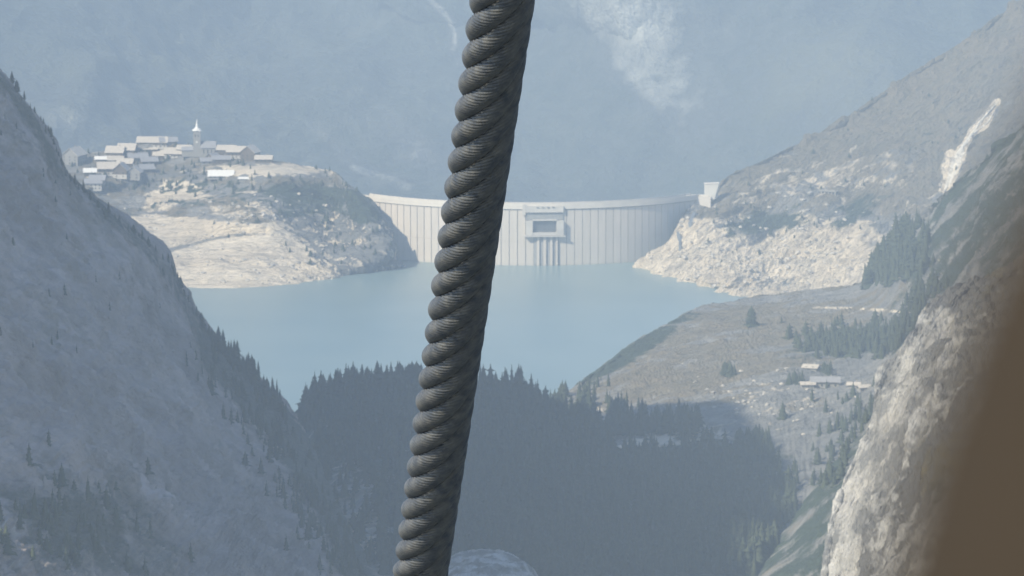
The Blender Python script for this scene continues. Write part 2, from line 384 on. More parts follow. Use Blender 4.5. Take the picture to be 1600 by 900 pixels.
for pth in ([(1560,158,1.5),(1548,172,3),(1532,190,3.2),(1520,208,4),(1508,224,4.5),(1500,236,6)], [(1555,172,1.2),(1545,190,3),(1530,202,3),(1518,212,2.5)],
            [(1503,232,5),(1500,240,11),(1494,255,12),(1488,272,9),(1481,288,6),(1476,300,2.5)]):
    mb.add(*chute(pth))
tag(mb.obj('scree_chute', m_sc, None, True), kind='structure')

# ------------------------------------------------------------------ meadow hill on the right with the hamlet
mh = [
 [(868,642,3620),(905,612,3700),(950,572,3780),(1000,537,3860),(1050,510,3950),(1105,482,4080),(1180,468,4200),(1265,456,4220),(1350,444,4180),(1378,408,4120),(1440,352,4060),(1500,292,4000),(1600,205,3900),(1760,70,3800)],
 [(866,650,3600),(908,626,3660),(965,592,3720),(1020,562,3780),(1075,536,3850),(1130,508,3950),(1200,490,4040),(1280,478,4060),(1355,468,4020),(1400,435,3960),(1460,390,3880),(1520,340,3800),(1610,270,3680),(1760,170,3550)],
 [(858,672,3500),(915,650,3540),(980,622,3590),(1040,594,3640),(1100,570,3700),(1160,548,3760),(1225,530,3800),(1300,520,3810),(1365,510,3780),(1420,480,3720),(1480,440,3640),(1540,395,3550),(1620,340,3420),(1760,260,3300)],
 [(850,705,3400),(920,688,3420),(990,664,3450),(1055,640,3480),(1120,618,3510),(1180,604,3530),(1240,598,3540),(1310,594,3540),(1370,580,3520),(1430,550,3450),(1490,515,3350),(1550,475,3260),(1640,430,3150),(1760,370,3050)],
 [(845,765,3280),(920,745,3290),(995,720,3310),(1065,698,3330),(1130,682,3340),(1190,672,3340),(1250,668,3330),(1320,668,3300),(1380,660,3250),(1440,640,3150),(1500,615,3050),(1560,580,2950),(1650,540,2850),(1760,490,2750)],
 [(845,1000,2900),(920,1000,2880),(990,1000,2860),(1060,1000,2840),(1130,1000,2820),(1190,1000,2800),(1250,1000,2780),(1320,1000,2760),(1380,1000,2720),(1440,980,2650),(1500,950,2580),(1560,920,2500),(1650,880,2400),(1760,840,2300)],
]
mh = back(mh[0], -60, 160, -130) + mh
def mh_disp(P, v):
    px, py = to_px(P); hs_ = sstep(1360, 1430, px)*sstep(480, 430, py)
    return (12*hs_*fbm(stretch(P, (0.7, 0.3, 0.5), 3.0), 60, 7, 0.6, True, 73) + 5*fbm(stretch(P, (0.7, 0.5, 0.4), 2.0), 90, 6, 0.5, False, 71) + 4.0*fbm(stretch(P, (0.8, 0.5, 0.2), 2.5), 20, 6, 0.62, True, 72))*ease(v, 0.44, 0.5)
def mh_cover(P, px, py, n):
    nz = fbm(stretch(P, (0.8, 0.5, 0.3), 2.2), 50, 5, 0.6, seed=81); n2 = fbm(P, 14, 4, seed=82)
    bench = blob(px, py, 1200, 610, 130, 45)
    r = 0.22*bench + 0.7*blob(px, py, 1015, 690, 60, 9, 8) + 0.7*blob(px, py, 935, 640, 18, 6) + 0.4*blob(px, py, 1100, 690, 120, 40) + nz*0.6 + n2*0.5
    r = np.maximum(r, 0.9*streak(px, py, [(1270, 480), (1340, 482), (1420, 488)], 2.5))
    r = np.maximum(r, 0.9*streak(px, py, [(1390, 436), (1440, 420), (1480, 400)], 3)*(n2 > -0.2))
    gr = 0.75*blob(px, py, 1130, 555, 180, 70, 15) + 0.1*sstep(1340, 1450, px) + 0.25 + nz*1.2 - 0.4*bench
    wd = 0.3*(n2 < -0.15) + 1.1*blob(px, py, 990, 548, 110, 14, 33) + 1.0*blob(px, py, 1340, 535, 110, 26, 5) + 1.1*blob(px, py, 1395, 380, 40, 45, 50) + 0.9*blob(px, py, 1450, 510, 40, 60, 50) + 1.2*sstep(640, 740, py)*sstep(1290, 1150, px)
    wd = np.maximum(wd, 0.68*sstep(1370, 1440, px)*sstep(500, 420, py)) + nz*0.8 + n2*0.3 - 0.9*blob(px, py, 1015, 690, 60, 9, 8) - 0.15  # high right hillside: its shade is put into the woods cover
    return cov(r, gr, wd)
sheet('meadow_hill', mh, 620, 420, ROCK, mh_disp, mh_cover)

# ------------------------------------------------------------------ wooded ridge in the middle
wr = [
 [(330,760,3300),(420,690,3300),(470,645,3300),(520,615,3300),(590,602,3310),(660,600,3320),(730,603,3320),(790,615,3320),(840,638,3310),(890,665,3290),(950,705,3260),(1030,745,3220),(1150,790,3150),(1300,840,3050)],
 [(330,800,3200),(420,740,3200),(475,700,3200),(530,670,3200),(595,655,3210),(660,652,3220),(730,655,3220),(790,665,3220),(845,685,3200),(895,705,3180),(955,740,3150),(1035,780,3100),(1150,820,3030),(1300,870,2930)],
 [(330,880,2900),(420,830,2900),(480,800,2900),(540,775,2900),(600,765,2900),(665,760,2900),(730,762,2900),(790,770,2900),(850,785,2890),(900,800,2870),(960,820,2840),(1040,845,2800),(1150,875,2740),(1300,910,2660)],
 [(330,1040,2450),(420,1020,2450),(480,1010,2450),(540,1000,2450),(600,990,2450),(665,990,2450),(730,990,2450),(790,990,2450),(850,990,2440),(900,990,2420),(960,1000,2400),(1040,1010,2370),(1150,1020,2330),(1300,1040,2270)],
]
wr = back(wr[0], 0, 250, -150) + wr
sheet('wooded_ridge', wr, 340, 260, ROCK, lambda P, v: 9*fbm(P, 110, 6, 0.5, True, 91)*ease(v, 0.57, 0.4),
      lambda P, px, py, n: (lambda nz: cov(0.15 + 0.8*nz + 0.35*blob(px, py, 570, 840, 60, 90), 0.4 + nz, 0.75 + 0.5*nz - 0.6*blob(px, py, 560, 830, 50, 110)))(fbm(P, 45, 5, seed=92)))

# ------------------------------------------------------------------ shaded mountainside on the left
ls = [  # far left columns: unseen massif, raised to throw shade on the forest
 [(-875,-1290,2850),(-500,-700,2650),(-165,-75,2500),(-22,92,2505),(18,138,2510),(58,183,2520),(86,222,2535),(104,272,2550),(152,311,2590),(200,346,2630),(250,396,2690),(280,452,2740),(345,547,2800),(405,607,2860),(448,650,2880),(500,740,2800),(560,850,2600),(640,1000,2350)],
 [(-940,-1360,2650),(-520,-730,2450),(-200,-60,2350),(-60,130,2350),(-20,200,2360),(20,255,2370),(42,290,2385),(65,340,2400),(110,390,2440),(160,435,2470),(210,485,2520),(245,535,2560),(300,620,2600),(355,680,2640),(405,735,2640),(460,810,2560),(520,900,2400),(600,1040,2200)],
 [(-1060,-1270,2300),(-640,-640,2150),(-300,90,2050),(-160,265,2050),(-110,330,2060),(-70,390,2065),(-45,425,2075),(-20,465,2090),(30,515,2110),(80,570,2140),(135,630,2160),(180,690,2180),(235,760,2200),(290,820,2200),(345,870,2180),(405,930,2120),(470,1010,2020),(550,1120,1880)],
 [(-1200,-1090,2000),(-780,-460,1850),(-440,240,1750),(-300,420,1750),(-250,500,1750),(-205,560,1750),(-180,600,1755),(-150,645,1760),(-90,700,1770),(-30,760,1780),(30,820,1790),(80,880,1790),(140,940,1790),(200,1000,1780),(260,1050,1760),(320,1110,1720),(390,1190,1660),(480,1300,1560)],
 [(-1400,-340,1700),(-1000,100,1550),(-640,440,1450),(-480,620,1450),(-430,700,1450),(-385,760,1450),(-350,800,1450),(-320,845,1450),(-250,900,1450),(-190,960,1450),(-120,1020,1450),(-60,1080,1450),(10,1140,1450),(80,1200,1440),(150,1250,1430),(220,1310,1400),(290,1390,1360),(380,1500,1300)],
]
ls = back(ls[0], -600, 420, -160) + ls
def ls_disp(P, v):
    a = ease(v, 0.5, 0.22)
    return (26*(fbm(stretch(P, (0.17, 0.89, -0.42), 4.0), 110, 8, 0.62, True, 101) - 0.28) + 3.0*fbm(stretch(P, (0.17, 0.89, -0.42), 2.0), 24, 5, 0.6, True, 102))*a + 1.6*(1 - a)*fbm(P, 9, 4, 0.65, False, 105)
def ls_cover(P, px, py, n):
    nz = fbm(stretch(P, (0.17, 0.89, -0.42), 3.0), 60, 5, 0.6, seed=103); n2 = fbm(P, 14, 4, seed=104)
    r = 0.28 + nz*0.6 + n2*0.35
    r = np.maximum(r, 1.2*streak(px, py, [(-15, 795), (5, 812), (30, 828)], 7))
    r = np.maximum(r, 0.8*blob(px, py, 25, 880, 16, 12))
    gr = 0.3 + nz*0.8
    wd = 0.15 + nz*0.5 + n2*0.4 + 1.0*streak(px, py, [(345, 560), (440, 660), (520, 790), (560, 880)], 34) + 0.7*blob(px, py, 100, 830, 150, 90) + 0.5*streak(px, py, [(0, 120), (100, 270), (200, 360), (270, 430), (330, 540)], 14)
    wd = wd - 1.5*streak(px, py, [(-15, 795), (5, 812), (30, 828)], 9)
    return cov(r, gr, wd)
sheet('left_mountainside', ls, 600, 500, ROCK_LEFT, ls_disp, ls_cover)

# ------------------------------------------------------------------ hazy slope under the right crag
hs = [
 [(1640,380,2928),(1560,440,2903),(1480,520,2867),(1420,600,2830),(1350,680,2781),(1285,760,2720),(1235,840,2659),(1195,900,2598),(1160,980,2537)],
 [(1700,460,2684),(1620,520,2659),(1545,600,2623),(1485,680,2586),(1420,760,2537),(1360,840,2488),(1310,910,2440),(1270,970,2391),(1235,1050,2330)],
 [(1800,600,2379),(1720,660,2354),(1650,740,2318),(1590,820,2281),(1520,900,2232),(1460,980,2196),(1410,1050,2147),(1370,1110,2098),(1330,1190,2049)],
]
hs = back(hs[0], 160, 120, -160) + hs
sheet('lower_right_slope', hs, 260, 220, ROCK, lambda P, v: 8*fbm(stretch(P, (-0.5, -0.2, -0.8), 2.5), 60, 6, 0.55, True, 111)*ease(v, 0.67, 0.4),
      lambda P, px, py, n: (lambda nz: cov(0.05 + nz*0.8, 0.15 + nz*0.8, 0.62 - nz*0.8))(fbm(P, 30, 5, seed=112)))

# ------------------------------------------------------------------ pale crag near on the right
nc = [
 [(1740,330,2158),(1640,385,2144),(1560,430,2130),(1500,450,2115),(1448,490,2087),(1418,545,2059),(1375,598,2044),(1362,660,2016),(1332,730,1988),(1304,800,1959),(1290,880,1931),(1276,1000,1888)],
 [(1780,380,2073),(1690,440,2059),(1610,490,2044),(1550,520,2030),(1500,565,2002),(1465,620,1980),(1430,680,1959),(1405,740,1938),(1375,810,1909),(1348,880,1881),(1330,960,1853),(1310,1080,1810)],
 [(1860,480,1902),(1770,550,1888),(1690,610,1874),(1630,650,1860),(1580,700,1838),(1540,760,1817),(1500,820,1796),(1470,880,1775),(1440,950,1753),(1410,1020,1725),(1390,1100,1696),(1365,1220,1654)],
 [(2000,640,1675),(1900,710,1661),(1820,780,1647),(1760,830,1633),(1710,880,1618),(1670,940,1597),(1630,1000,1576),(1600,1060,1562),(1570,1130,1540),(1535,1200,1519),(1510,1280,1491),(1480,1400,1448)],
]
nc = back(nc[0], 200, 90, -170) + nc
def nc_disp(P, v):
    S = stretch(P, (-0.31, -0.87, -0.37), 2.6)
    return (7.0*fbm(S, 48, 7, 0.6, True, 121) + 3.4*fbm(stretch(P, (-0.31, -0.87, -0.37), 7), 10, 6, 0.62, True, 122) + 4.5*fbm(stretch(P, (-0.31, -0.87, -0.37), 8), 26, 4, 0.5, True, 126) + 1.5*fbm(stretch(P, (-0.31, -0.87, -0.37), 2.5), 5, 4, 0.6, True, 127))*ease(v, 0.57, 0.6)
def nc_cover(P, px, py, n):
    nz = fbm(stretch(P, (-0.31, -0.87, -0.37), 2.4), 16, 5, 0.6, seed=123); n2 = fbm(P, 5, 4, seed=124)
    r = 0.50 + nz*0.9 + n2*0.4 - 0.35*sstep(530, 450, py) - 0.3*blob(px, py, 1560, 560, 70, 90) - 0.5*blob(px, py, 1480, 740, 60, 50, 40)
    gr = 0.12 + 0.2*sstep(530, 450, py) + 0.5*blob(px, py, 1490, 720, 70, 60, 50) + nz*0.5
    wd = -0.05 + 0.55*blob(px, py, 1470, 760, 50, 40, 40) - nz*0.5 + 0.4*n2
    return cov(r, gr, wd)
sheet('near_crag', nc, 560, 520, ROCK_NEAR, nc_disp, nc_cover)
# pale boulder slope at the bottom of the gorge
bo = [
 [(690,885,2250),(720,868,2250),(760,862,2245),(800,872,2240),(828,892,2235),(850,930,2230)],
 [(684,905,2210),(715,892,2208),(756,888,2205),(800,896,2200),(832,912,2196),(856,950,2192)],
 [(670,990,2100),(708,985,2098),(752,985,2095),(800,990,2090),(838,1000,2086),(866,1020,2082)]]
bo = [skirt(bo[0], 0, 30, -40), skirt(bo[0], 0, 6, -4)] + bo
sheet('boulder_outcrop', bo, 140, 110, ROCK_NEAR, lambda P, v: 2.2*fbm(P, 14, 6, 0.6, True, 131), lambda P, px, py, n: cov(0.5 + fbm(P, 8, 4), 0.3 + 0*px, 0*px))

# ------------------------------------------------------------------ lake
DX, DR, DY0 = 16.0, 192.0, 5000.0                # dam axis x, arch radius, nearest point of the upstream face
DCY = DY0 + DR
def pol(s, out, z):                               # s metres along the arch from its middle, out metres towards the lake
    a = s/DR; r = DR + out; return (DX + r*math.sin(a), DCY - r*math.cos(a), z)
m, n, b = mat('turquoise reservoir water')
w1 = noise_node(n, 0.012, 3); c = mix(n, ramp(n, w1, 0.35, 0.65), (0.155, 0.235, 0.245), (0.18, 0.26, 0.265))
n.links.new(c, b.inputs['Base Color']); b.inputs['Roughness'].default_value = 0.28; b.inputs['IOR'].default_value = 1.33
tc = n.nodes.new('ShaderNodeTexCoord'); mp = n.nodes.new('ShaderNodeMapping'); mp.inputs['Scale'].default_value = (1, 0.45, 1)
n.links.new(tc.outputs['Object'], mp.inputs['Vector'])
bump(n, b, noise_node(n, 0.35, 4, 0.6, mp.outputs[0]), 0.35, 0.5)
LV = [(-700, 3330, 0), (900, 3330, 0), (900, 5000, 0), (330, 5060, 0)] + [pol(s, -3, 0) for s in range(175, -176, -10)] + [(-200, 5085, 0), (-700, 5060, 0)]
tag(mesh_obj('lake_water', LV, [tuple(range(len(LV)))], m), kind='structure')

# ------------------------------------------------------------------ dam
CONC = plain_mat('sunlit dam concrete', (0.56, 0.53, 0.48), (0.48, 0.455, 0.42), 0.09, 0.9)
m, n, b = mat('weathered dam face concrete')
tc = n.nodes.new('ShaderNodeTexCoord'); mp = n.nodes.new('ShaderNodeMapping'); mp.inputs['Scale'].default_value = (1, 1, 0.08)
n.links.new(tc.outputs['Object'], mp.inputs['Vector'])
f1 = noise_node(n, 0.5, 5, 0.65, mp.outputs[0]); f2 = noise_node(n, 0.06, 4, 0.5)
oi = n.nodes.new('ShaderNodeObjectInfo')
c = mix(n, ramp(n, f1, 0.38, 0.68), (0.64, 0.575, 0.50), (0.54, 0.485, 0.425)); c = mix(n, math_node(n, 'MULTIPLY', ramp(n, f2, 0.4, 0.65), 0.5), c, (0.54, 0.50, 0.445))
c = mix(n, math_node(n, 'MULTIPLY', oi.outputs['Random'], 0.4), c, (0.43, 0.40, 0.36))
cz = n.nodes.new('ShaderNodeSeparateXYZ'); n.links.new(tc.outputs['Object'], cz.inputs[0])
tide = ramp(n, math_node(n, 'ADD', math_node(n, 'MULTIPLY', cz.outputs[2], 0.1), math_node(n, 'MULTIPLY', f1, 0.4)), 0.22, 0.45, (1,1,1,1), (0,0,0,1))
c = mix(n, math_node(n, 'MULTIPLY', tide, 0.35), c, (0.36, 0.36, 0.33))
n.links.new(c, b.inputs['Base Color']); b.inputs['Roughness'].default_value = 0.9; FACE = m
CAP = plain_mat('pale crest concrete', (0.68, 0.63, 0.55), (0.60, 0.56, 0.50), 0.1, 0.85)
DARKC = plain_mat('joint stain and dark recess concrete', (0.20, 0.21, 0.22), (0.15, 0.16, 0.17), 0.3, 0.9)  # stain in the block joints, plain dark tone in openings and recess
STEEL = plain_mat('grey painted steel', (0.20, 0.22, 0.24), None, 2.0, 0.5, 0.3)
def arcbox(mb, s0, s1, o0, o1, z0, z1, step=8.0):
    k = max(1, int(math.ceil((s1 - s0)/step))); ss = [s0 + (s1 - s0)*i/k for i in range(k+1)]
    V = []; F = []
    for s in ss: V += [pol(s, o0, z0), pol(s, o1, z0), pol(s, o1, z1), pol(s, o0, z1)]
    for i in range(k):
        a = 4*i; b2 = a + 4
        F += [(a, a+1, b2+1, b2), (a+1, a+2, b2+2, b2+1), (a+2, a+3, b2+3, b2+2), (a+3, a, b2, b2+3)]
    F += [(0, 3, 2, 1), (4*k, 4*k+1, 4*k+2, 4*k+3)]
    mb.add(V, F); return mb
dam = empty('arch_dam', pol(0, 0, 0)); DL = Vector(dam.location)
tag(dam, 'long curved pale concrete dam holding back the turquoise lake', 'dam')
def dpart(mb, name, m, parent=None):
    base = parent or dam
    off = DL if parent is None else Vector((0, 0, 0))
    o = mesh_obj(name, [Vector(v) - DL for v in mb.V], mb.F, m, base); return o
SMAX = 174.0
dpart(arcbox(MB(), -SMAX, SMAX, -16, -0.7, -60, 51), 'core_wall', DARKC)
nb = 47; bw = 2*SMAX/nb
for i in range(nb):
    s0 = -SMAX + i*bw
    mb = MB(); g2 = 0.32
    for z0, z1, off in ((-25, 22.0, 0.0), (22.0, 50.4, 0.0)):
        arcbox(mb, s0 + g2, s0 + bw - g2, -0.6, 0.02*((i*7) % 5), z0 + (0.12 if z0 > 0 else 0), z1, 20)
    dpart(mb, 'concrete_block', FACE)
dpart(arcbox(MB(), -SMAX-3, SMAX+6, -9, 1.1, 51.2, 53.9, 6), 'crest_slab', CAP)
dpart(arcbox(MB(), -SMAX-3, SMAX+6, 0.1, 0.9, 54.0, 56.1, 6), 'parapet', CAP)
dpart(arcbox(MB(), -SMAX-3, SMAX+6, -8.8, -8.2, 54.0, 56.4, 6), 'parapet', CAP)
dpart(arcbox(MB(), -SMAX-3, SMAX+6, -8.0, 0.0, 53.9, 54.0, 6), 'crest_road', plain_mat('grey road surface', (0.16, 0.16, 0.16), None, 0.5, 0.9))
for k in range(-22, 24):                                          # lamp posts along the crest
    if k % 4: continue
    x, y, z = pol(k*8.0, -0.4, 54)
    mb = MB(); mb.cyl(x, y, 54, 60.5, 0.14, 0.09, 6); mb.box(x-0.3, x+0.3, y-0.7, y+0.2, 60.4, 60.7); dpart(mb, 'lamp_post', STEEL)
# intake house in the middle
gh = dpart(arcbox(MB(), -3.5, 30, 1.15, 2.9, 48.4, 54.2, 40), 'intake_house', CONC)
for k in range(4): dpart(arcbox(MB(), 6.0 + 4.6*k, 8.2 + 4.6*k, 2.7, 2.94, 52.6, 53.5, 9), 'opening', DARKC)
dpart(arcbox(MB(), -6.5, -3.7, 1.15, 2.4, 46.0, 55.6, 40), 'intake_post', CONC)
dpart(arcbox(MB(), -3.4, 29.9, 0.3, 1.2, 41.5, 47.4, 40), 'shadow_band_panel', plain_mat('shadow-toned concrete', (0.27, 0.28, 0.28), None, 0.3))  # dark strip paints the shadow band under the intake house
dpart(arcbox(MB(), -3.5, 2.6, 0.5, 4.6, 27.6, 41.0, 40), 'intake_pier', CONC)
dpart(arcbox(MB(), 23.8, 30, 0.5, 4.6, 27.6, 41.0, 40), 'intake_pier', CONC)
dpart(arcbox(MB(), 2.7, 23.7, 0.5, 4.2, 27.6, 30.4, 40), 'intake_sill', CONC)
dpart(arcbox(MB(), 2.7, 23.7, 0.5, 1.0, 30.5, 41.2, 40), 'intake_recess', DARKC)
scr = MB()
for k in range(13): arcbox(scr, 3.2 + 1.65*k, 3.5 + 1.65*k, 1.3, 1.7, 30.6, 41.0, 40)
for k in range(5): arcbox(scr, 2.8, 23.6, 1.75, 1.95, 31.6 + 2.3*k, 31.9 + 2.3*k, 40)
tag(dpart(scr, 'intake_screen', STEEL), kind='stuff')
dpart(arcbox(MB(), 2.2, 24.2, 0.4, 4.7, 41.1, 41.9, 40), 'intake_lintel', CONC)
dpart(arcbox(MB(), -5, 31.5, 0.4, 5.4, 26.5, 27.4, 40), 'intake_ledge', CONC)
for a, b2 in ((6.4, 8.6), (12.2, 14.6), (18.2, 20.4), (23.6, 25.0)):
    dpart(arcbox(MB(), a, b2, 0.3, 1.9, -25, 26.3, 40), 'guide_rail', FACE)
for a, b2 in ((3.6, 6.3), (8.8, 12.0), (14.8, 18.0), (20.6, 23.4)):
    dpart(arcbox(MB(), a, b2, 0.25, 0.5, -25, 26.3, 40), 'guide_slot', plain_mat('dark slot concrete', (0.33, 0.335, 0.34), None, 0.3) if a < 4 else bpy.data.materials['dark slot concrete'])  # darker strips between the guide rails
# right hand abutment
rx, ry, _ = pol(SMAX + 4, 0, 0)
mb = MB(); V = []
p0 = PY(1076, 309, 5080); p1 = PY(1103, 301, 5082)
V = [(p0.x-8, p0.y-4, 10), (p1.x+4, p1.y-8, 10), (p1.x+6, p1.y+14, 10), (p0.x-8, p0.y+14, 10)]
V = V + [(a, b2, 53.8) for a, b2, _ in V]
mb.add(V, [(0,3,2,1),(4,5,6,7),(0,1,5,4),(1,2,6,5),(2,3,7,6),(3,0,4,7)]); dpart(mb, 'abutment_block', CAP)
mb = MB(); mb.box(p0.x-7, p1.x+2, p0.y-3.6, p0.y-2.8, 54, 55.4); dpart(mb, 'abutment_parapet', CAP)

# white block at the right end of the dam crest
q = PY(1101, 305, 5078)
ab = empty('valve_house', (q.x, q.y, q.z - 4))
tag(ab, 'tall plain white concrete block at the right end of the dam crest', 'building')
WALLW = plain_mat('white rendered wall', (0.66, 0.64, 0.58), (0.60, 0.58, 0.53), 0.2, 0.85)
mb = MB(); mb.add([(0,0,0),(9,0.5,0),(12,9,0),(0,9,0),(0,0,14),(13,0.5,14.6),(13,9,14.6),(0,9,14)], [(0,3,2,1),(4,5,6,7),(0,1,5,4),(1,2,6,5),(2,3,7,6),(3,0,4,7)]); mb.obj('wall', WALLW, ab)
mb = MB(); mb.add([(-0.4,-0.4,14.05),(13.4,0.1,14.65),(13.4,9.4,14.65),(-0.4,9.4,14.05),(-0.4,-0.4,14.5),(13.4,0.1,15.1),(13.4,9.4,15.1),(-0.4,9.4,14.5)], [(0,3,2,1),(4,5,6,7),(0,1,5,4),(1,2,6,5),(2,3,7,6),(3,0,4,7)]); mb.obj('roof', CAP, ab)
# concrete chute on the rock below it
for nm, pts, w in (('spillway_chute', [(1087, 318), (1085, 335), (1078, 352)], 1.5), ('spillway_chute', [(1059, 366), (1063, 376), (1062, 388)], 1.0)):
    P3 = [hit(*p, only={'right_mountain'}) for p in pts]
    P3 = [p for p in P3 if p]
    if len(P3) > 1:
        V = []; F = []
        for p in P3: V += [(p.x - w, p.y - 3, p.z - 2), (p.x + w, p.y - 3, p.z - 2), (p.x + w, p.y - 1, p.z + 2.5), (p.x - w, p.y - 1, p.z + 2.5)]
        for i in range(len(P3) - 1):
            a = 4*i; F += [(a+j, a+(j+1) % 4, a+4+(j+1) % 4, a+4+j) for j in range(4)]
        F += [(0, 3, 2, 1), (4*len(P3)-4, 4*len(P3)-3, 4*len(P3)-2, 4*len(P3)-1)]
        o = mesh_obj(nm, V, F, STEEL)
        tag(o, 'upper grey concrete chute on the rock beside the right end of the dam' if w > 1.2 else 'small lower grey chute on the pale rock near the waterline right of the dam', 'chute')

# ------------------------------------------------------------------ village
SLATE = plain_mat('pale slate roof', (0.56, 0.50, 0.42), (0.40, 0.37, 0.32), 0.8, 0.55)
SLATE_D = plain_mat('dark slate roof', (0.30, 0.30, 0.31), (0.22, 0.22, 0.23), 0.8, 0.6)
METAL = plain_mat('bright metal roof', (0.78, 0.77, 0.73), (0.72, 0.71, 0.68), 0.5, 0.4)
WOOD = plain_mat('dark larch boards', (0.09, 0.07, 0.05), (0.13, 0.10, 0.07), 1.2, 0.8)
PLAS = plain_mat('cream plaster', (0.52, 0.49, 0.44), (0.44, 0.42, 0.38), 0.5, 0.9)
STONE = plain_mat('grey stone masonry', (0.30, 0.29, 0.27), (0.22, 0.215, 0.2), 0.9, 0.9)
m, n, b = mat('window glass'); b.inputs['Base Color'].default_value = (0.03, 0.035, 0.04, 1); b.inputs['Roughness'].default_value = 0.15; GLASS = m
def house(px, py, w, l, h, pitch, rz, label, wallm=WOOD, roofm=SLATE, lower=None, group='village houses', name='chalet', cat='house', only=('peninsula',), sink=1.0):
    """w along the ridge (x), l across (y); base centre stands where pixel px,py meets the ground"""
    q = hit(px, py, only=set(only))
    if group == 'village houses': w *= 1.06; l *= 1.15; h *= 1.1; pitch *= 1.2
    if q is None: print('no ground for', label); return None
    e = empty(name, (q.x, q.y + l*0.5*abs(math.cos(R(rz))) , q.z - sink), R(rz)); tag(e, label, cat, group)
    H = h + sink; r = (l/2)*math.tan(R(pitch)); x0, x1, y0, y1 = -w/2, w/2, -l/2, l/2
    MB().add([(x0,y0,0),(x1,y0,0),(x1,y1,0),(x0,y1,0),(x0,y0,H),(x1,y0,H),(x1,y1,H),(x0,y1,H),(x0,0,H+r),(x1,0,H+r)],
             [(0,1,5,4),(2,3,7,6),(1,2,6,9,5),(3,0,4,8,7),(0,3,2,1)]).obj('wall', wallm, e)
    if lower: MB().box(x0-0.12, x1+0.12, y0-0.12, y1+0.12, 0, sink + h*0.42).obj('ground_floor', lower, e)
    ov = 1.1; t = 0.35; tp = math.tan(R(pitch))
    ye = y1 + ov; ze = H - ov*tp; rf = MB()
    for sgn in (-1, 1):
        a = [(x0-ov, sgn*ye, ze), (x1+ov, sgn*ye, ze), (x1+ov, 0, H+r), (x0-ov, 0, H+r)]
        V = [(p[0], p[1], p[2]+0.03) for p in a] + [(p[0], p[1], p[2]+0.03+t) for p in a]
        rf.add(V, [(0,1,2,3),(7,6,5,4),(0,4,5,1),(1,5,6,2),(2,6,7,3),(3,7,4,0)])
    rfo = rf.obj('roof', roofm, e)
    cx = w*0.22; MB().box(cx-0.5, cx+0.5, 0.8, 1.8, H, H+r+1.3).obj('chimney', STONE, rfo)
    k = max(2, int(w/3.6)); proto = None
    for fl in range(max(1, int(h/2.9))):
        for i in range(k):
            wx = x0 + w*(i + 0.5)/k; wz = sink + 1.0 + fl*2.8
            if fl and wz + 1.4 > H: continue
            if proto is None:
                proto = MB().box(-0.55, 0.55, -0.08, 0.08, 0, 1.3).obj('window', GLASS, e); o = proto
            else: o = proto.copy(); COL.objects.link(o); o.parent = e
            o.location = (wx, y0 - 0.16, wz)
    k = max(2, int(l/4.5))
    for sx in (-1, 1):
        for fl in range(max(1, int(h/2.9))):
            for i in range(k):
                o = proto.copy(); COL.objects.link(o); o.parent = e; o.rotation_euler = (0, 0, math.pi/2)
                o.location = (sx*(w/2 + 0.16), y0 + l*(i + 0.5)/k, sink + 1.0 + fl*2.8)
    return e
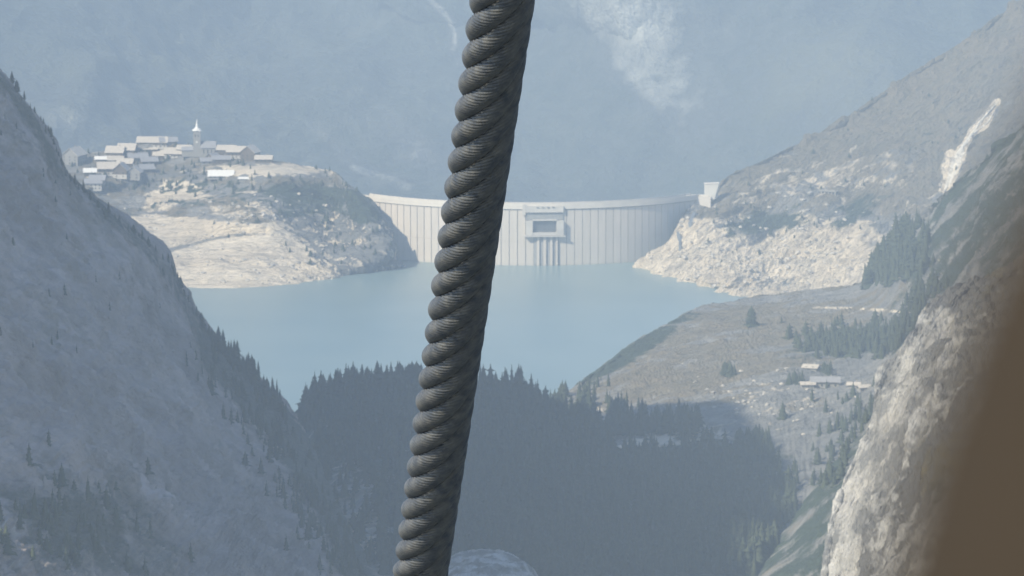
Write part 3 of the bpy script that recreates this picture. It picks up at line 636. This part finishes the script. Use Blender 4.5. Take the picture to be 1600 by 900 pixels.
H_ = [
 (238,231,26,11,5,28,-4,'large chalet with wide pale roof at the top of the village',WOOD,SLATE,PLAS),
 (232,240,16,9,4,24,-4,'long low chalet with pale roof just below the topmost village house',WOOD,SLATE,None),
 (262,228,15,9,4,26,12,'small dim chalet behind the topmost roof, left of the church',STONE,SLATE_D,None),
 (180,247,15,12,5,30,-8,'chalet with pale double roof, leftmost of the upper row',WOOD,SLATE,PLAS),
 (198,243,15,12,5,30,-8,'chalet with pale roof joined to the leftmost of the upper row',WOOD,SLATE,None),
 (254,250,15,12,4,28,-8,'broad pale-roofed chalet below the left side of the church',WOOD,SLATE,None),
 (271,247,15,12,4,28,-8,'pale-roofed chalet nearest the foot of the church tower on its left',WOOD,SLATE,PLAS),
 (159,254,11,7,3,22,0,'tiny hut with bright roof at the left end of the upper rows',WOOD,METAL,None),
 (116,256,22,14,8,32,72,'big gabled chalet beside the dark mountainside at the far left of the village',STONE,SLATE,None),
 (214,253,17,10,4,26,14,'chalet with dull slate roof in the middle of the village slope',WOOD,SLATE_D,None),
 (232,259,14,9,4,26,14,'small chalet with dull roof, right end of the middle row',WOOD,SLATE_D,None),
 (196,262,13,9,4,28,-10,'small chalet squeezed under the pale double roofs',WOOD,SLATE,None),
 (168,274,18,12,6,30,8,'chalet with lilac grey roof in the lowest row on the left',WOOD,SLATE,PLAS),
 (190,277,13,11,7,34,80,'tall chalet turning its gable to the lake in the lowest row',WOOD,SLATE_D,PLAS),
 (210,279,14,11,6,32,84,'grey gabled chalet at the right end of the lowest row',STONE,SLATE,None),
 (145,297,14,9,6,26,6,'cream plastered house standing alone lowest and nearest the dark slope',PLAS,SLATE_D,None),
 (140,276,10,8,4,26,6,'small bright-roofed shed left of the lowest row of chalets',WOOD,METAL,None),
 (354,243,16,10,5,26,-6,'pale-roofed chalet just right of the church',WOOD,SLATE,None),
 (371,248,17,12,6,26,-8,'chalet with bright grey roof in the right hand group',WOOD,SLATE,PLAS),
 (391,250,13,12,7,32,70,'dark wooden chalet with gable, third in the right hand group',WOOD,SLATE,None),
 (412,254,14,9,3,24,-4,'low chalet with pale roof at the right end of the village',WOOD,SLATE,None),
 (345,256,15,9,4,22,4,'low dark chalet on the meadow edge under the church',WOOD,SLATE_D,None),
 (322,257,10,8,3,24,10,'small stone hut on the slope right under the church',STONE,SLATE_D,None),
 (345,279,21,9,2.6,32,0,'barn with a brilliant white metal roof on the edge of the meadow',STONE,METAL,None),
 (152,288,13,9,4,28,-6,'stone-walled chalet standing between the cream house and the lowest chalet row',STONE,SLATE_D,None),
 (228,270,12,9,3.5,28,20,'dim-roofed hut apart on the slope right of the village middle row',WOOD,SLATE_D,None),
 (180,256,13,8,3.5,26,6,'narrow chalet wedged just under the left pale double roof',WOOD,SLATE,None),
 (288,240,12,8,4,28,-14,'small pale-roofed chalet touching the left wing of the church',PLAS,SLATE,None),
 (333,250,9,7,3,30,50,'small dark chalet turned cornerwise right beside the church nave',WOOD,SLATE_D,None),
 (382,283,9,5,2,18,-6,'tiny white-roofed shed below the meadow right of the white-roofed barn',STONE,METAL,None),
]
for r_ in H_:
    house(*r_[:8], wallm=r_[8], roofm=r_[9], lower=r_[10])
# church
q = hit(308, 243, only={'peninsula'})
ch = empty('village_church', (q.x, q.y, q.z - 1)); tag(ch, 'village church with a slim square tower and bright pointed spire', 'church')
MB().box(-3.3, 3.3, -3.3, 3.3, 0, 24).obj('tower', STONE, ch)
MB().box(-3.9, 3.9, -3.9, 3.9, 24.02, 24.6).obj('cornice', METAL, ch)
mb = MB(); mb.cyl(0, 0, 24.62, 27.4, 4.6, 1.5, 8); mb.cyl(0, 0, 27.4, 35.5, 1.4, 0.08, 8); sp_ = mb.obj('spire', METAL, ch)
MB().box(-0.08, 0.08, -0.08, 0.08, 35.3, 37.2).box(-0.5, 0.5, -0.07, 0.07, 36.3, 36.5).obj('cross', STEEL, sp_)
for z in (18.5,):
    for s in (-1, 1): MB().box(s*1.3-0.5, s*1.3+0.5, -3.42, -3.2, z, z+2.6).obj('belfry_opening', GLASS, ch)
MB().box(-0.9, 0.9, -3.45, -3.25, 13, 14.8).obj('clock_face', WALLW, ch)
MB().add([(3.4,-5,0),(17,-5,0),(17,7,0),(3.4,7,0),(3.4,-5,9),(17,-5,9),(17,7,9),(3.4,7,9),(3.4,1,14),(17,1,14)],
         [(0,1,5,4),(2,3,7,6),(1,2,6,9,5),(3,0,4,8,7),(0,3,2,1)]).obj('nave', STONE, ch)
rf = MB()
for s, y in ((-1, -5.8), (1, 7.8)):
    a = [(3.3, y, 8.3), (17.8, y, 8.3), (17.8, 1, 14.05), (3.3, 1, 14.05)]
    rf.add([(p[0], p[1], p[2]+.05) for p in a] + [(p[0], p[1], p[2]+.4) for p in a], [(0,1,2,3),(7,6,5,4),(0,4,5,1),(1,5,6,2),(2,6,7,3),(3,7,4,0)])
rf.obj('nave_roof', SLATE_D, ch)
for k in range(3): MB().box(6+3.6*k, 7+3.6*k, -5.15, -4.9, 3.5, 7).obj('window', GLASS, ch)
MB().box(-14, -3.4, -2, 6, 0, 6).obj('side_wing', STONE, ch)
MB().add([(-14.6,-2.8,6.02),(-3.35,-2.8,6.02),(-3.35,6.8,6.02),(-14.6,6.8,6.02),(-14.6,2,9),(-3.35,2,9.8)], [(0,1,5,4),(2,3,4,5),(1,2,5),(3,0,4),(0,3,2,1)]).obj('side_wing_roof', SLATE_D, ch)
# hamlet on the meadow hill
MHO = ('meadow_hill',)
house(1290,606,17,9,4,26,-3,'grey stone barn with pale roof on the bench of the near right hill',STONE,SLATE_D,None,'hamlet huts on the hill','barn','barn',MHO)
house(1262,605,8,6,1.8,20,5,'tiny hut with bright roof left of the stone barn on the hill',STONE,SLATE,None,'hamlet huts on the hill','hut','hut',MHO)
house(1335,606,7,5,2,22,-12,'small pale-roofed hut between the barn and the near crag',STONE,SLATE,None,'hamlet huts on the hill','hut','hut',MHO)
house(1350,610,7,5,2,22,20,'small hut closest to the near crag on the hill',STONE,SLATE,None,'hamlet huts on the hill','hut','hut',MHO)
house(1140,467,8,5,2.2,25,0,'dark wooden cabin on the hill crest against the lake shore',WOOD,SLATE_D,None,'hamlet huts on the hill','cabin','cabin',MHO)
house(1268,578,9,7,1.6,22,-20,'low ruined hut with pale slab roof above the stone barn',STONE,SLATE,None,'hamlet huts on the hill','hut','hut',MHO)
# masonry viaduct carrying the road on the right mountain
v0 = hit(1288, 300, only={'right_mountain'}); v1 = hit(1309, 303, only={'right_mountain'})
if v0 and v1:
    vd = empty('road_viaduct', tuple(v0)); tag(vd, 'short masonry road viaduct on piers across the right hand mountainside', 'viaduct')
    d = v1 - v0; L = Vector((d.x, d.y)).length; vd.rotation_euler = (0, 0, math.atan2(d.y, d.x)); zt = max(0, d.z)
    MB().box(-2, L+2, -6, 0, 1.2+zt, 2.0+zt).obj('deck', STONE, vd); MB().box(-2, L+2, -6.3, -6.02, 2.0+zt, 3.0+zt).obj('railing', STONE, vd)
    for k in range(5): MB().box(L*k/4-0.6, L*k/4+0.6, -5.4, -0.5, -9, 1.18+zt).obj('pier', STONE, vd)

# ------------------------------------------------------------------ trees
m, n, b = mat('conifer needles'); oi = n.nodes.new('ShaderNodeObjectInfo')
c = mix(n, ramp(n, noise_node(n, 0.8, 3), 0.3, 0.7), (0.030, 0.045, 0.028), (0.062, 0.078, 0.045)); n.links.new(mix(n, math_node(n, 'MULTIPLY', oi.outputs['Random'], 0.4), c, (0.075, 0.08, 0.045)), b.inputs['Base Color']); b.inputs['Roughness'].default_value = 0.9; b.inputs['Specular IOR Level'].default_value = 0.1
NEEDLE = m; BARK = plain_mat('conifer bark', (0.10, 0.08, 0.06), None, 3.0)
def conifer(seed, tiers, arms, H=12.0, Rb=2.4, broad=0.0):
    r = random.Random(seed); V = []; F = []
    for t in range(tiers):
        f = t/(tiers - 1.0); z = H*(0.10 + 0.86*f); rad = Rb*((1 - f)**(0.85 - 0.5*broad) + 0.05)*r.uniform(0.75, 1.15)
        a0 = r.uniform(0, 6.28)
        for k in range(arms):
            if r.random() < 0.10: continue
            a = a0 + 6.283*k/arms + r.uniform(-0.25, 0.25); rr = rad*r.uniform(0.6, 1.2); w = 0.42*rad + 0.15
            ca, sa = math.cos(a), math.sin(a); zd = z - rr*r.uniform(0.15, 0.5); i = len(V)
            V += [(0, 0, z + H*0.09), (rr*0.55*ca - w*sa, rr*0.55*sa + w*ca, z - 0.1*rr), (rr*ca, rr*sa, zd), (rr*0.55*ca + w*sa, rr*0.55*sa - w*ca, z - 0.1*rr), (0.1*ca, 0.1*sa, z - 0.35*rr)]
            F += [(i, i+1, i+2), (i, i+2, i+3), (i+1, i+4, i+2), (i+4, i+3, i+2)]
    m_ = 7; i = len(V)                                            # ragged inner foliage
    for z, q_ in ((H*0.08, 0.50), (H*0.45, 0.36), (H*0.93, 0.05)):
        V += [(Rb*q_*r.uniform(0.75, 1.25)*math.cos(6.283*k/m_), Rb*q_*r.uniform(0.75, 1.25)*math.sin(6.283*k/m_), z*r.uniform(0.95, 1.05)) for k in range(m_)]
    for l_ in (0, 1):
        for k in range(m_):
            a, b2, c2, d2 = i+l_*m_+k, i+l_*m_+(k+1) % m_, i+(l_+1)*m_+(k+1) % m_, i+(l_+1)*m_+k; F += [(a, b2, c2), (a, c2, d2)]
    i = len(V); V += [(0.25, 0, H*0.9), (-0.13, 0.22, H*0.9), (-0.13, -0.22, H*0.9), (0, 0, H)]; F += [(i, i+1, i+3), (i+1, i+2, i+3), (i+2, i, i+3)]
    return V, F
TV = [conifer(k, 15, 8, 12.0, (2.3, 2.8, 2.6, 3.3, 2.0)[k], (0, 0.1, 0.3, 0.6, 0.0)[k]) for k in range(5)]
crown_me = []
for V, F in TV:
    me = bpy.data.meshes.new('crown'); me.from_pydata(V, [], F); me.materials.append(NEEDLE); crown_me.append(me)
tm = MB().cyl(0, 0, -1.0, 11.0, 0.28, 0.04, 6); trunk_me = bpy.data.meshes.new('trunk'); trunk_me.from_pydata(tm.V, [], tm.F); trunk_me.materials.append(BARK)
def tree(loc, s, label, group, kind=None, sx=1.0):
    k = random.randrange(5) if kind is None else kind
    e = empty('pine_tree', (loc.x, loc.y, loc.z - 0.4), random.uniform(0, 6.28)); sx *= random.uniform(0.85, 1.5); e.scale = (s*sx, s*sx, s); tag(e, label, 'tree', group)
    for nm, me in (('crown', crown_me[k]), ('trunk', trunk_me)):
        o = bpy.data.objects.new(nm, me); COL.objects.link(o); o.parent = e
    return e
def ordinal(k):
    u = ['first','second','third','fourth','fifth','sixth','seventh','eighth','ninth','tenth','eleventh','twelfth','thirteenth','fourteenth','fifteenth','sixteenth','seventeenth','eighteenth','nineteenth']
    return u[k-1] if k < 20 else {2:'twentieth',3:'thirtieth',4:'fortieth'}[k//10] if k % 10 == 0 else {2:'twenty-',3:'thirty-',4:'forty-'}[k//10] + u[k % 10 - 1]
def line_trees(pts, n, only, hpx, label, group, jy=6, sx=1.0):
    """individual trees along a crest, height given in picture pixels"""
    L = np.array(pts, float); seg = np.concatenate([[0], np.cumsum(np.hypot(*np.diff(L, axis=0).T))])
    c = 0
    for k in range(n):
        t = (k + random.uniform(0.1, 0.9))/n*seg[-1]
        x = np.interp(t, seg, L[:, 0]); y = np.interp(t, seg, L[:, 1])
        for dy in (0, 4, 8, 14, 22, 32):
            q = hit(x, y + dy + random.uniform(0, jy), only=only)
            if q: break
        if not q: continue
        hm = random.uniform(*hpx)*q.y/FPX
        c += 1
        tree(q, hm/12.0, ordinal(c) + ' from the left, ' + label, group, sx=sx)
line_trees([(470,642),(520,612),(590,600),(660,598)], 30, {'wooded_ridge'}, (22, 44), 'dark conifer on the ridge crest left of the rope', 'conifers on the ridge crest left of the rope', sx=1.1)
line_trees([(740,603),(790,615),(840,638),(890,665),(945,702)], 34, {'wooded_ridge'}, (20, 42), 'dark conifer on the ridge crest right of the rope', 'conifers on the ridge crest right of the rope', sx=1.1)
line_trees([(340,545),(405,605),(448,652)], 24, {'left_mountainside'}, (20, 46), 'dark conifer on the lower left mountainside edge', 'conifers on the lower left skyline', sx=0.9)
line_trees([(15,120),(75,200),(104,275),(150,318),(205,360),(262,405),(285,455),(340,545)], 46, {'left_mountainside'}, (8, 22), 'small conifer on the upper left mountainside edge', 'small conifers on the upper left skyline')
line_trees([(1350,452),(1372,425),(1385,395),(1410,370),(1440,352)], 22, {'meadow_hill'}, (24, 44), 'dark conifer on the right skyline under the waterfall', 'conifers on the right skyline below the waterfall', sx=1.1)
line_trees([(905,618),(950,578),(1000,540),(1060,508)], 14, {'meadow_hill'}, (4, 9), 'low conifer on the lakeward edge of the hill', 'low conifers on the lakeward edge')
def one(px, py, hpx, label, only, sx=1.0, kind=None):
    q = hit(px, py, only=only)
    if q: tree(q, hpx*q.y/FPX/12.0, label, None, kind, sx)
one(457, 637, 24, 'lone small conifer in the notch between left mountainside and middle ridge', {'left_mountainside', 'wooded_ridge'}, 0.8, 0)
one(1174, 510, 34, 'lone broad conifer standing on the open meadow of the right hill', {'meadow_hill'}, 1.5, 3)
one(1142, 466, 14, 'little tree beside the dark cabin on the hill crest', {'meadow_hill'}, 1.4, 3)
one(1221, 505, 12, 'tiny tree alone high on the meadow between broad conifer and crag', {'meadow_hill'}, 1.2, 2)
def clump(cx, cy, rx, ry, n, only, hpx, label, group, sx=1.2):
    for k in range(n):
        a = random.uniform(0, 6.28); r = math.sqrt(random.random())
        q = hit(cx + rx*r*math.cos(a), cy + ry*r*math.sin(a), only=only)
        if q: tree(q, random.uniform(*hpx)*q.y/FPX/12.0, label, group, sx=sx)
clump(1140, 585, 18, 5, 9, {'meadow_hill'}, (16, 26), 'conifer in the small round clump on the meadow slope left of the hamlet', 'conifers of the meadow clump')
clump(1240, 598, 16, 4, 8, {'meadow_hill'}, (16, 24), 'conifer in the clump directly left of the stone barn', 'conifers beside the stone barn')
clump(1295, 582, 14, 4, 6, {'meadow_hill'}, (14, 20), 'conifer standing behind the stone barn', 'conifers behind the stone barn')
clump(985, 672, 45, 10, 34, {'meadow_hill', 'wooded_ridge'}, (28, 46), 'dark conifer in the grove under the lake end of the meadow hill', 'conifers of the grove under the hill')
clump(1060, 672, 35, 10, 24, {'meadow_hill'}, (28, 44), 'dark conifer in the grove above the pale rock band', 'conifers above the pale rock band')
clump(1180, 715, 36, 16, 26, {'meadow_hill'}, (28, 44), 'dark conifer in the dense grove below the hamlet bench', 'conifers of the grove below the hamlet')
# woods too many to count
def woods(name, samples, hrange, sx=1.0, arms=5, tiers=5, kind='stuff'):
    protos = [conifer(50 + k, tiers, arms, 12.0, (2.4, 3.0, 3.6, 3.0)[k], (0.1, 0.5, 0.9, 0.7)[k]) for k in range(4)]
    Vs = []; Fs = []; off = 0
    for q, s in samples:
        V, F = protos[random.randrange(4)]; a = random.uniform(0, 6.28); V = np.array(V); ca, sa = math.cos(a), math.sin(a)
        V = V @ np.array([[ca, sa, 0], [-sa, ca, 0], [0, 0, 1]]) * np.array([s*sx*(w_ := random.uniform(0.75, 1.5)), s*sx*w_, s]) + np.array([q.x, q.y, q.z - 0.5])
        Vs.append(V); Fs.append(np.array(F) + off); off += len(V)
    V = np.concatenate(Vs); F = np.concatenate(Fs)
    me = bpy.data.meshes.new(name); me.vertices.add(len(V)); me.vertices.foreach_set('co', V.ravel())
    me.loops.add(F.size); me.loops.foreach_set('vertex_index', F.ravel()); me.polygons.add(len(F))
    me.polygons.foreach_set('loop_start', np.arange(0, F.size, 3)); me.polygons.foreach_set('loop_total', np.full(len(F), 3)); me.update(); me.materials.append(NEEDLE)
    o = bpy.data.objects.new(name, me); COL.objects.link(o); tag(o, kind=kind); return o
def scatter(n, xr, yr, only, dens, hr):
    out = []
    for _ in range(n):
        px, py = random.uniform(*xr), random.uniform(*yr)
        if random.random() > dens(px, py): continue
        q = hit(px, py)
        if q is None: continue
        q2 = hit(px, py, only=only)
        if q2 is None or (q2 - q).length > 1: continue
        out.append((q2, random.uniform(*hr)/12.0))
    return out
def sg(x): return 1/(1 + math.exp(-x))
S1 = scatter(5200, (420, 1250), (596, 900), {'wooded_ridge', 'meadow_hill'}, lambda x, y: 0.95*sg((y - 600 - max(0, (x - 860))*0.42)/10.0)*(0.25 if (x < 620 and y > 730) else 1)*(0.0 if (955 < x < 1065 and 678 < y < 706) else 1), (8, 15))
o = woods('ridge_forest', S1, None, 1.15); tag(o, 'dense dark conifer forest covering the middle ridge down to the gorge', 'forest')
S2 = scatter(2600, (0, 600), (540, 900), {'left_mountainside'}, lambda x, y: 0.9*math.exp(-((x - 345 - (y - 560)*0.62)/38.0)**2) + 0.22*math.exp(-((x-90)/110.0)**2 - ((y-850)/80.0)**2) + 0.003, (4, 9))
S2 += scatter(1200, (0, 340), (110, 560), {'left_mountainside'}, lambda x, y: 0.03, (2.5, 5))
o = woods('mountainside_woods', S2, None, 1.0); tag(o, 'scattered dark conifers on the shaded left mountainside', 'woods')
S3 = scatter(1600, (1220, 1470), (495, 560), {'meadow_hill'}, lambda x, y: 0.8*math.exp(-((x-1345)/75.0)**2 - ((y-538+(x-1345)*0.03)/16.0)**2), (6, 11))
S3 += scatter(1200, (1345, 1470), (340, 450), {'meadow_hill'}, lambda x, y: 0.8*math.exp(-((x-1395)/36.0)**2 - ((y-400)/40.0)**2), (8, 14))
S3 += scatter(1000, (1370, 1500), (450, 620), {'meadow_hill'}, lambda x, y: 0.6*math.exp(-((x-1400-(y-560)*-0.5)/26.0)**2), (7, 12))
S3 += scatter(700, (1260, 1380), (600, 760), {'meadow_hill', 'lower_right_slope'}, lambda x, y: 0.35*sg((x + (y-600)*0.55 - 1345)/14.0), (5, 10))
o = woods('hillside_woods', S3, None, 1.2); tag(o, 'dark woods in bands across the shaded right hill above the hamlet', 'woods')
S4 = scatter(1500, (120, 640), (262, 420), {'peninsula'}, lambda x, y: (0.55*sg((x-455)/22.0)*sg((330-y)/40.0+1) + 0.35*math.exp(-((x-320)/110.0)**2 - ((y-295)/10.0)**2))*(0.0 if (335 < x < 480 and 255 < y < 278) else 1), (3, 6))
S4 += scatter(900, (1100, 1500), (120, 420), {'right_mountain'}, lambda x, y: 0.75*math.exp(-((x-1205)/60.0)**2 - ((y-348)/18.0)**2) + 0.10, (2.5, 5))
S4 += scatter(500, (110, 420), (215, 300), {'peninsula'}, lambda x, y: 0.7*math.exp(-((x-215)/70.0)**2 - ((y-262)/24.0)**2) + 0.15, (3, 6.5))
o = woods('lakeside_scrub', S4, None, 1.5); tag(o, 'low dark scrub on the rocky banks either side of the dam', 'scrub')

# ------------------------------------------------------------------ loose boulders
def boulders(name, samples, m, label):
    Vs = []; Fs = []; off = 0
    bm = bmesh.new(); bmesh.ops.create_icosphere(bm, subdivisions=1, radius=1.0)
    V0 = np.array([v.co[:] for v in bm.verts]); F0 = np.array([[v.index for v in f.verts] for f in bm.faces]); bm.free()
    for q, s in samples:
        V = V0*rng.uniform(0.6, 1.25, (len(V0), 1))*np.array([1.2, 1.0, 0.7])*s
        a = rng.uniform(0, 6.28); ca, sa = math.cos(a), math.sin(a); V = V @ np.array([[ca, sa, 0], [-sa, ca, 0], [0, 0, 1]]) + np.array(q)
        Vs.append(V); Fs.append(F0 + off); off += len(V)
    V = np.concatenate(Vs); F = np.concatenate(Fs)
    o = mesh_obj(name, V.tolist(), F.tolist(), m); tag(o, label, kind='stuff')
BOUL = plain_mat('weathered boulder', (0.55, 0.50, 0.42), (0.30, 0.29, 0.27), 0.3, 0.9)
B1 = scatter(1500, (190, 520), (300, 450), {'peninsula'}, lambda x, y: 0.8*math.exp(-((x-390)/60.0)**2 - ((y-330)/14.0)**2) + 0.25*math.exp(-((x-450)/50.0)**2 - ((y-415)/22.0)**2) + 0.05, (8, 30))
B1 += scatter(1500, (1010, 1350), (300, 465), {'right_mountain'}, lambda x, y: 0.5*math.exp(-((x-1240)/90.0)**2 - ((y-400)/30.0)**2) + 0.10, (8, 32))
B1 += scatter(900, (960, 1350), (560, 740), {'meadow_hill'}, lambda x, y: 0.5*math.exp(-((x-1200)/110.0)**2 - ((y-620)/40.0)**2), (5, 22))
boulders('loose_boulders', B1, BOUL, 'scattered pale boulders on the lake banks and around the hill hamlet')

# ------------------------------------------------------------------ steel rope close to the camera
m, n, b = mat('greased steel wire')
f = noise_node(n, 90, 4, 0.6); c = mix(n, ramp(n, f, 0.35, 0.7), (0.085, 0.098, 0.118), (0.19, 0.19, 0.185))
n.links.new(c, b.inputs['Base Color']); b.inputs['Metallic'].default_value = 0.55; b.inputs['Roughness'].default_value = 0.42
WIRE = m
def D2(px, py): d = ray(px, py); return d.normalized()
ct = D2(779, 40); cb = D2(662, 860)
dt = 5.05*0.93; BR = 0.0
pT = Vector((0, 0, CAM_Z)) + ct*4.62; pB = Vector((0, 0, CAM_Z)) + cb*5.38
AX = (pT - pB).normalized(); MID = (pT + pB)*0.5
RR = 0.0270                                                       # rope radius
side = AX.cross(Vector((0, 0, 1))).normalized(); up2 = side.cross(AX).normalized()
NS, NWIRE = 6, 16; RS = RR*0.362; RC = RR - RS; LAY = 4.5*2*RR
rope = empty('steel_rope', tuple(MID)); tag(rope, 'thick six-strand steel wire rope slanting close in front of the camera', 'rope')
tpos = np.concatenate([np.arange(-7.0, -1.1, 0.014), np.arange(-1.1, 0.9, 0.0022), np.arange(0.9, 3.6, 0.014)])
NR = 126; th = np.arange(NR)*2*math.pi/NR
axn, sdn, upn = np.array(AX), np.array(side), np.array(up2)
for s in range(NS):
    w = 2*math.pi/LAY; ph = w*tpos + s*2*math.pi/NS
    # right-hand lay about AX
    rad = np.cos(ph)[:, None]*sdn + np.sin(ph)[:, None]*upn
    tan_ = -np.sin(ph)[:, None]*sdn + np.cos(ph)[:, None]*upn
    if np.dot(np.cross(sdn, upn), axn) < 0:
        tan_ = -tan_; rad = np.cos(-ph)[:, None]*sdn + np.sin(-ph)[:, None]*upn; tan_ = (np.sin(ph)[:, None]*sdn*-1 - np.cos(ph)[:, None]*upn)
    T = axn + RC*w*tan_; T /= np.linalg.norm(T, axis=1)[:, None]
    B = np.cross(T, rad); C0 = tpos[:, None]*axn + RC*rad
    tw = 2*math.pi/(0.115)*tpos                                   # wires wind the same way as the strands
    loc = th[None, :] - tw[:, None]
    prof = RS*(1 - 0.19*(1 - np.abs(np.sin(loc*NWIRE/2.0)))**1.1)
    P = C0[:, None, :] + prof[..., None]*(np.cos(th)[None, :, None]*rad[:, None, :] + np.sin(th)[None, :, None]*B[:, None, :])
    nt_ = len(tpos); ii = np.arange(nt_*NR).reshape(nt_, NR); jj = np.roll(ii, -1, axis=1)
    F = np.stack([ii[:-1], jj[:-1], jj[1:], ii[1:]], -1).reshape(-1, 4)
    me = bpy.data.meshes.new('strand'); me.vertices.add(nt_*NR); me.vertices.foreach_set('co', P.ravel())
    me.loops.add(F.size); me.loops.foreach_set('vertex_index', F.ravel()); me.polygons.add(len(F))
    me.polygons.foreach_set('loop_start', np.arange(0, F.size, 4)); me.polygons.foreach_set('loop_total', np.full(len(F), 4)); me.update()
    me.polygons.foreach_set('use_smooth', np.ones(len(F), bool)); me.materials.append(WIRE)
    o = bpy.data.objects.new('strand', me); COL.objects.link(o); o.parent = rope
V = []; k = 10
for t in (-7.0, 3.6):
    for i in range(k):
        a = 2*math.pi*i/k; p = AX*t + (side*math.cos(a) + up2*math.sin(a))*(RR - 1.75*RS); V.append(tuple(p))
mesh_obj('core', V, [(i, (i+1) % k, k+(i+1) % k, k+i) for i in range(k)], plain_mat('dark rope core', (0.03, 0.03, 0.03)), rope)

# ------------------------------------------------------------------ blurred edge of the cabin window, a hand's breadth from the lens
m = plain_mat('brown window rubber', (0.038, 0.030, 0.023), (0.026, 0.021, 0.016), 14, 0.95, spec=0.1)
pts = []
for (x, y) in ((1240,1900),(1330,1500),(1350,1180),(1412,900),(1470,700),(1540,500),(1618,320),(1720,120),(1900,-250),(2150,-700)):
    pts.append(Vector((0, 0, CAM_Z)) + ray(x, y)*0.05)
rv = Vector((1, 0, 0)); bk = ray(800, 450)
V = []; F = []
prof = [(0.0, 0.004), (0.0006, 0.0005), (0.003, -0.001), (0.02, -0.003), (0.075, -0.003), (0.075, 0.02), (0.006, 0.02), (0.001, 0.012)]
for p in pts:
    for a, b2 in prof: V.append(tuple(p + rv*a + bk*b2))
k = len(prof)
for i in range(len(pts)-1): F += [(i*k+j, i*k+(j+1) % k, (i+1)*k+(j+1) % k, (i+1)*k+j) for j in range(k)]
F += [tuple(range(k)), tuple(range((len(pts)-1)*k, len(pts)*k))[::-1]]
o = mesh_obj('window_edge', V, F, m, None, True); tag(o, 'brown out of focus window edge filling the right border of the view', 'window edge')

# ------------------------------------------------------------------ haze box
hz = MB().box(-9500, 9500, -3000, 13500, -520, 940)
# top just above the highest ground and the camera
m = bpy.data.materials.new('thin blue haze'); m.use_nodes = True; n = m.node_tree; n.nodes.clear()
out = n.nodes.new('ShaderNodeOutputMaterial'); pv = n.nodes.new('ShaderNodeVolumePrincipled')
pv.inputs['Color'].default_value = (*HAZE_COLOR, 1); pv.inputs['Density'].default_value = HAZE_DENSITY; pv.inputs['Anisotropy'].default_value = HAZE_ANISO
n.links.new(pv.outputs[0], out.inputs['Volume'])
ho = hz.obj('haze', m); tag(ho, kind='stuff')
mx = max((o.matrix_world @ Vector(c)).z for o in bpy.data.objects if o.type == 'MESH' and o.name != 'haze' for c in o.bound_box)
print('highest point', round(mx), 'lowest', round(min((o.matrix_world @ Vector(c)).z for o in bpy.data.objects if o.type == 'MESH' and o.name != 'haze' for c in o.bound_box)))
print('tris', sum(len(o.data.polygons) for o in bpy.data.objects if o.type == 'MESH'))
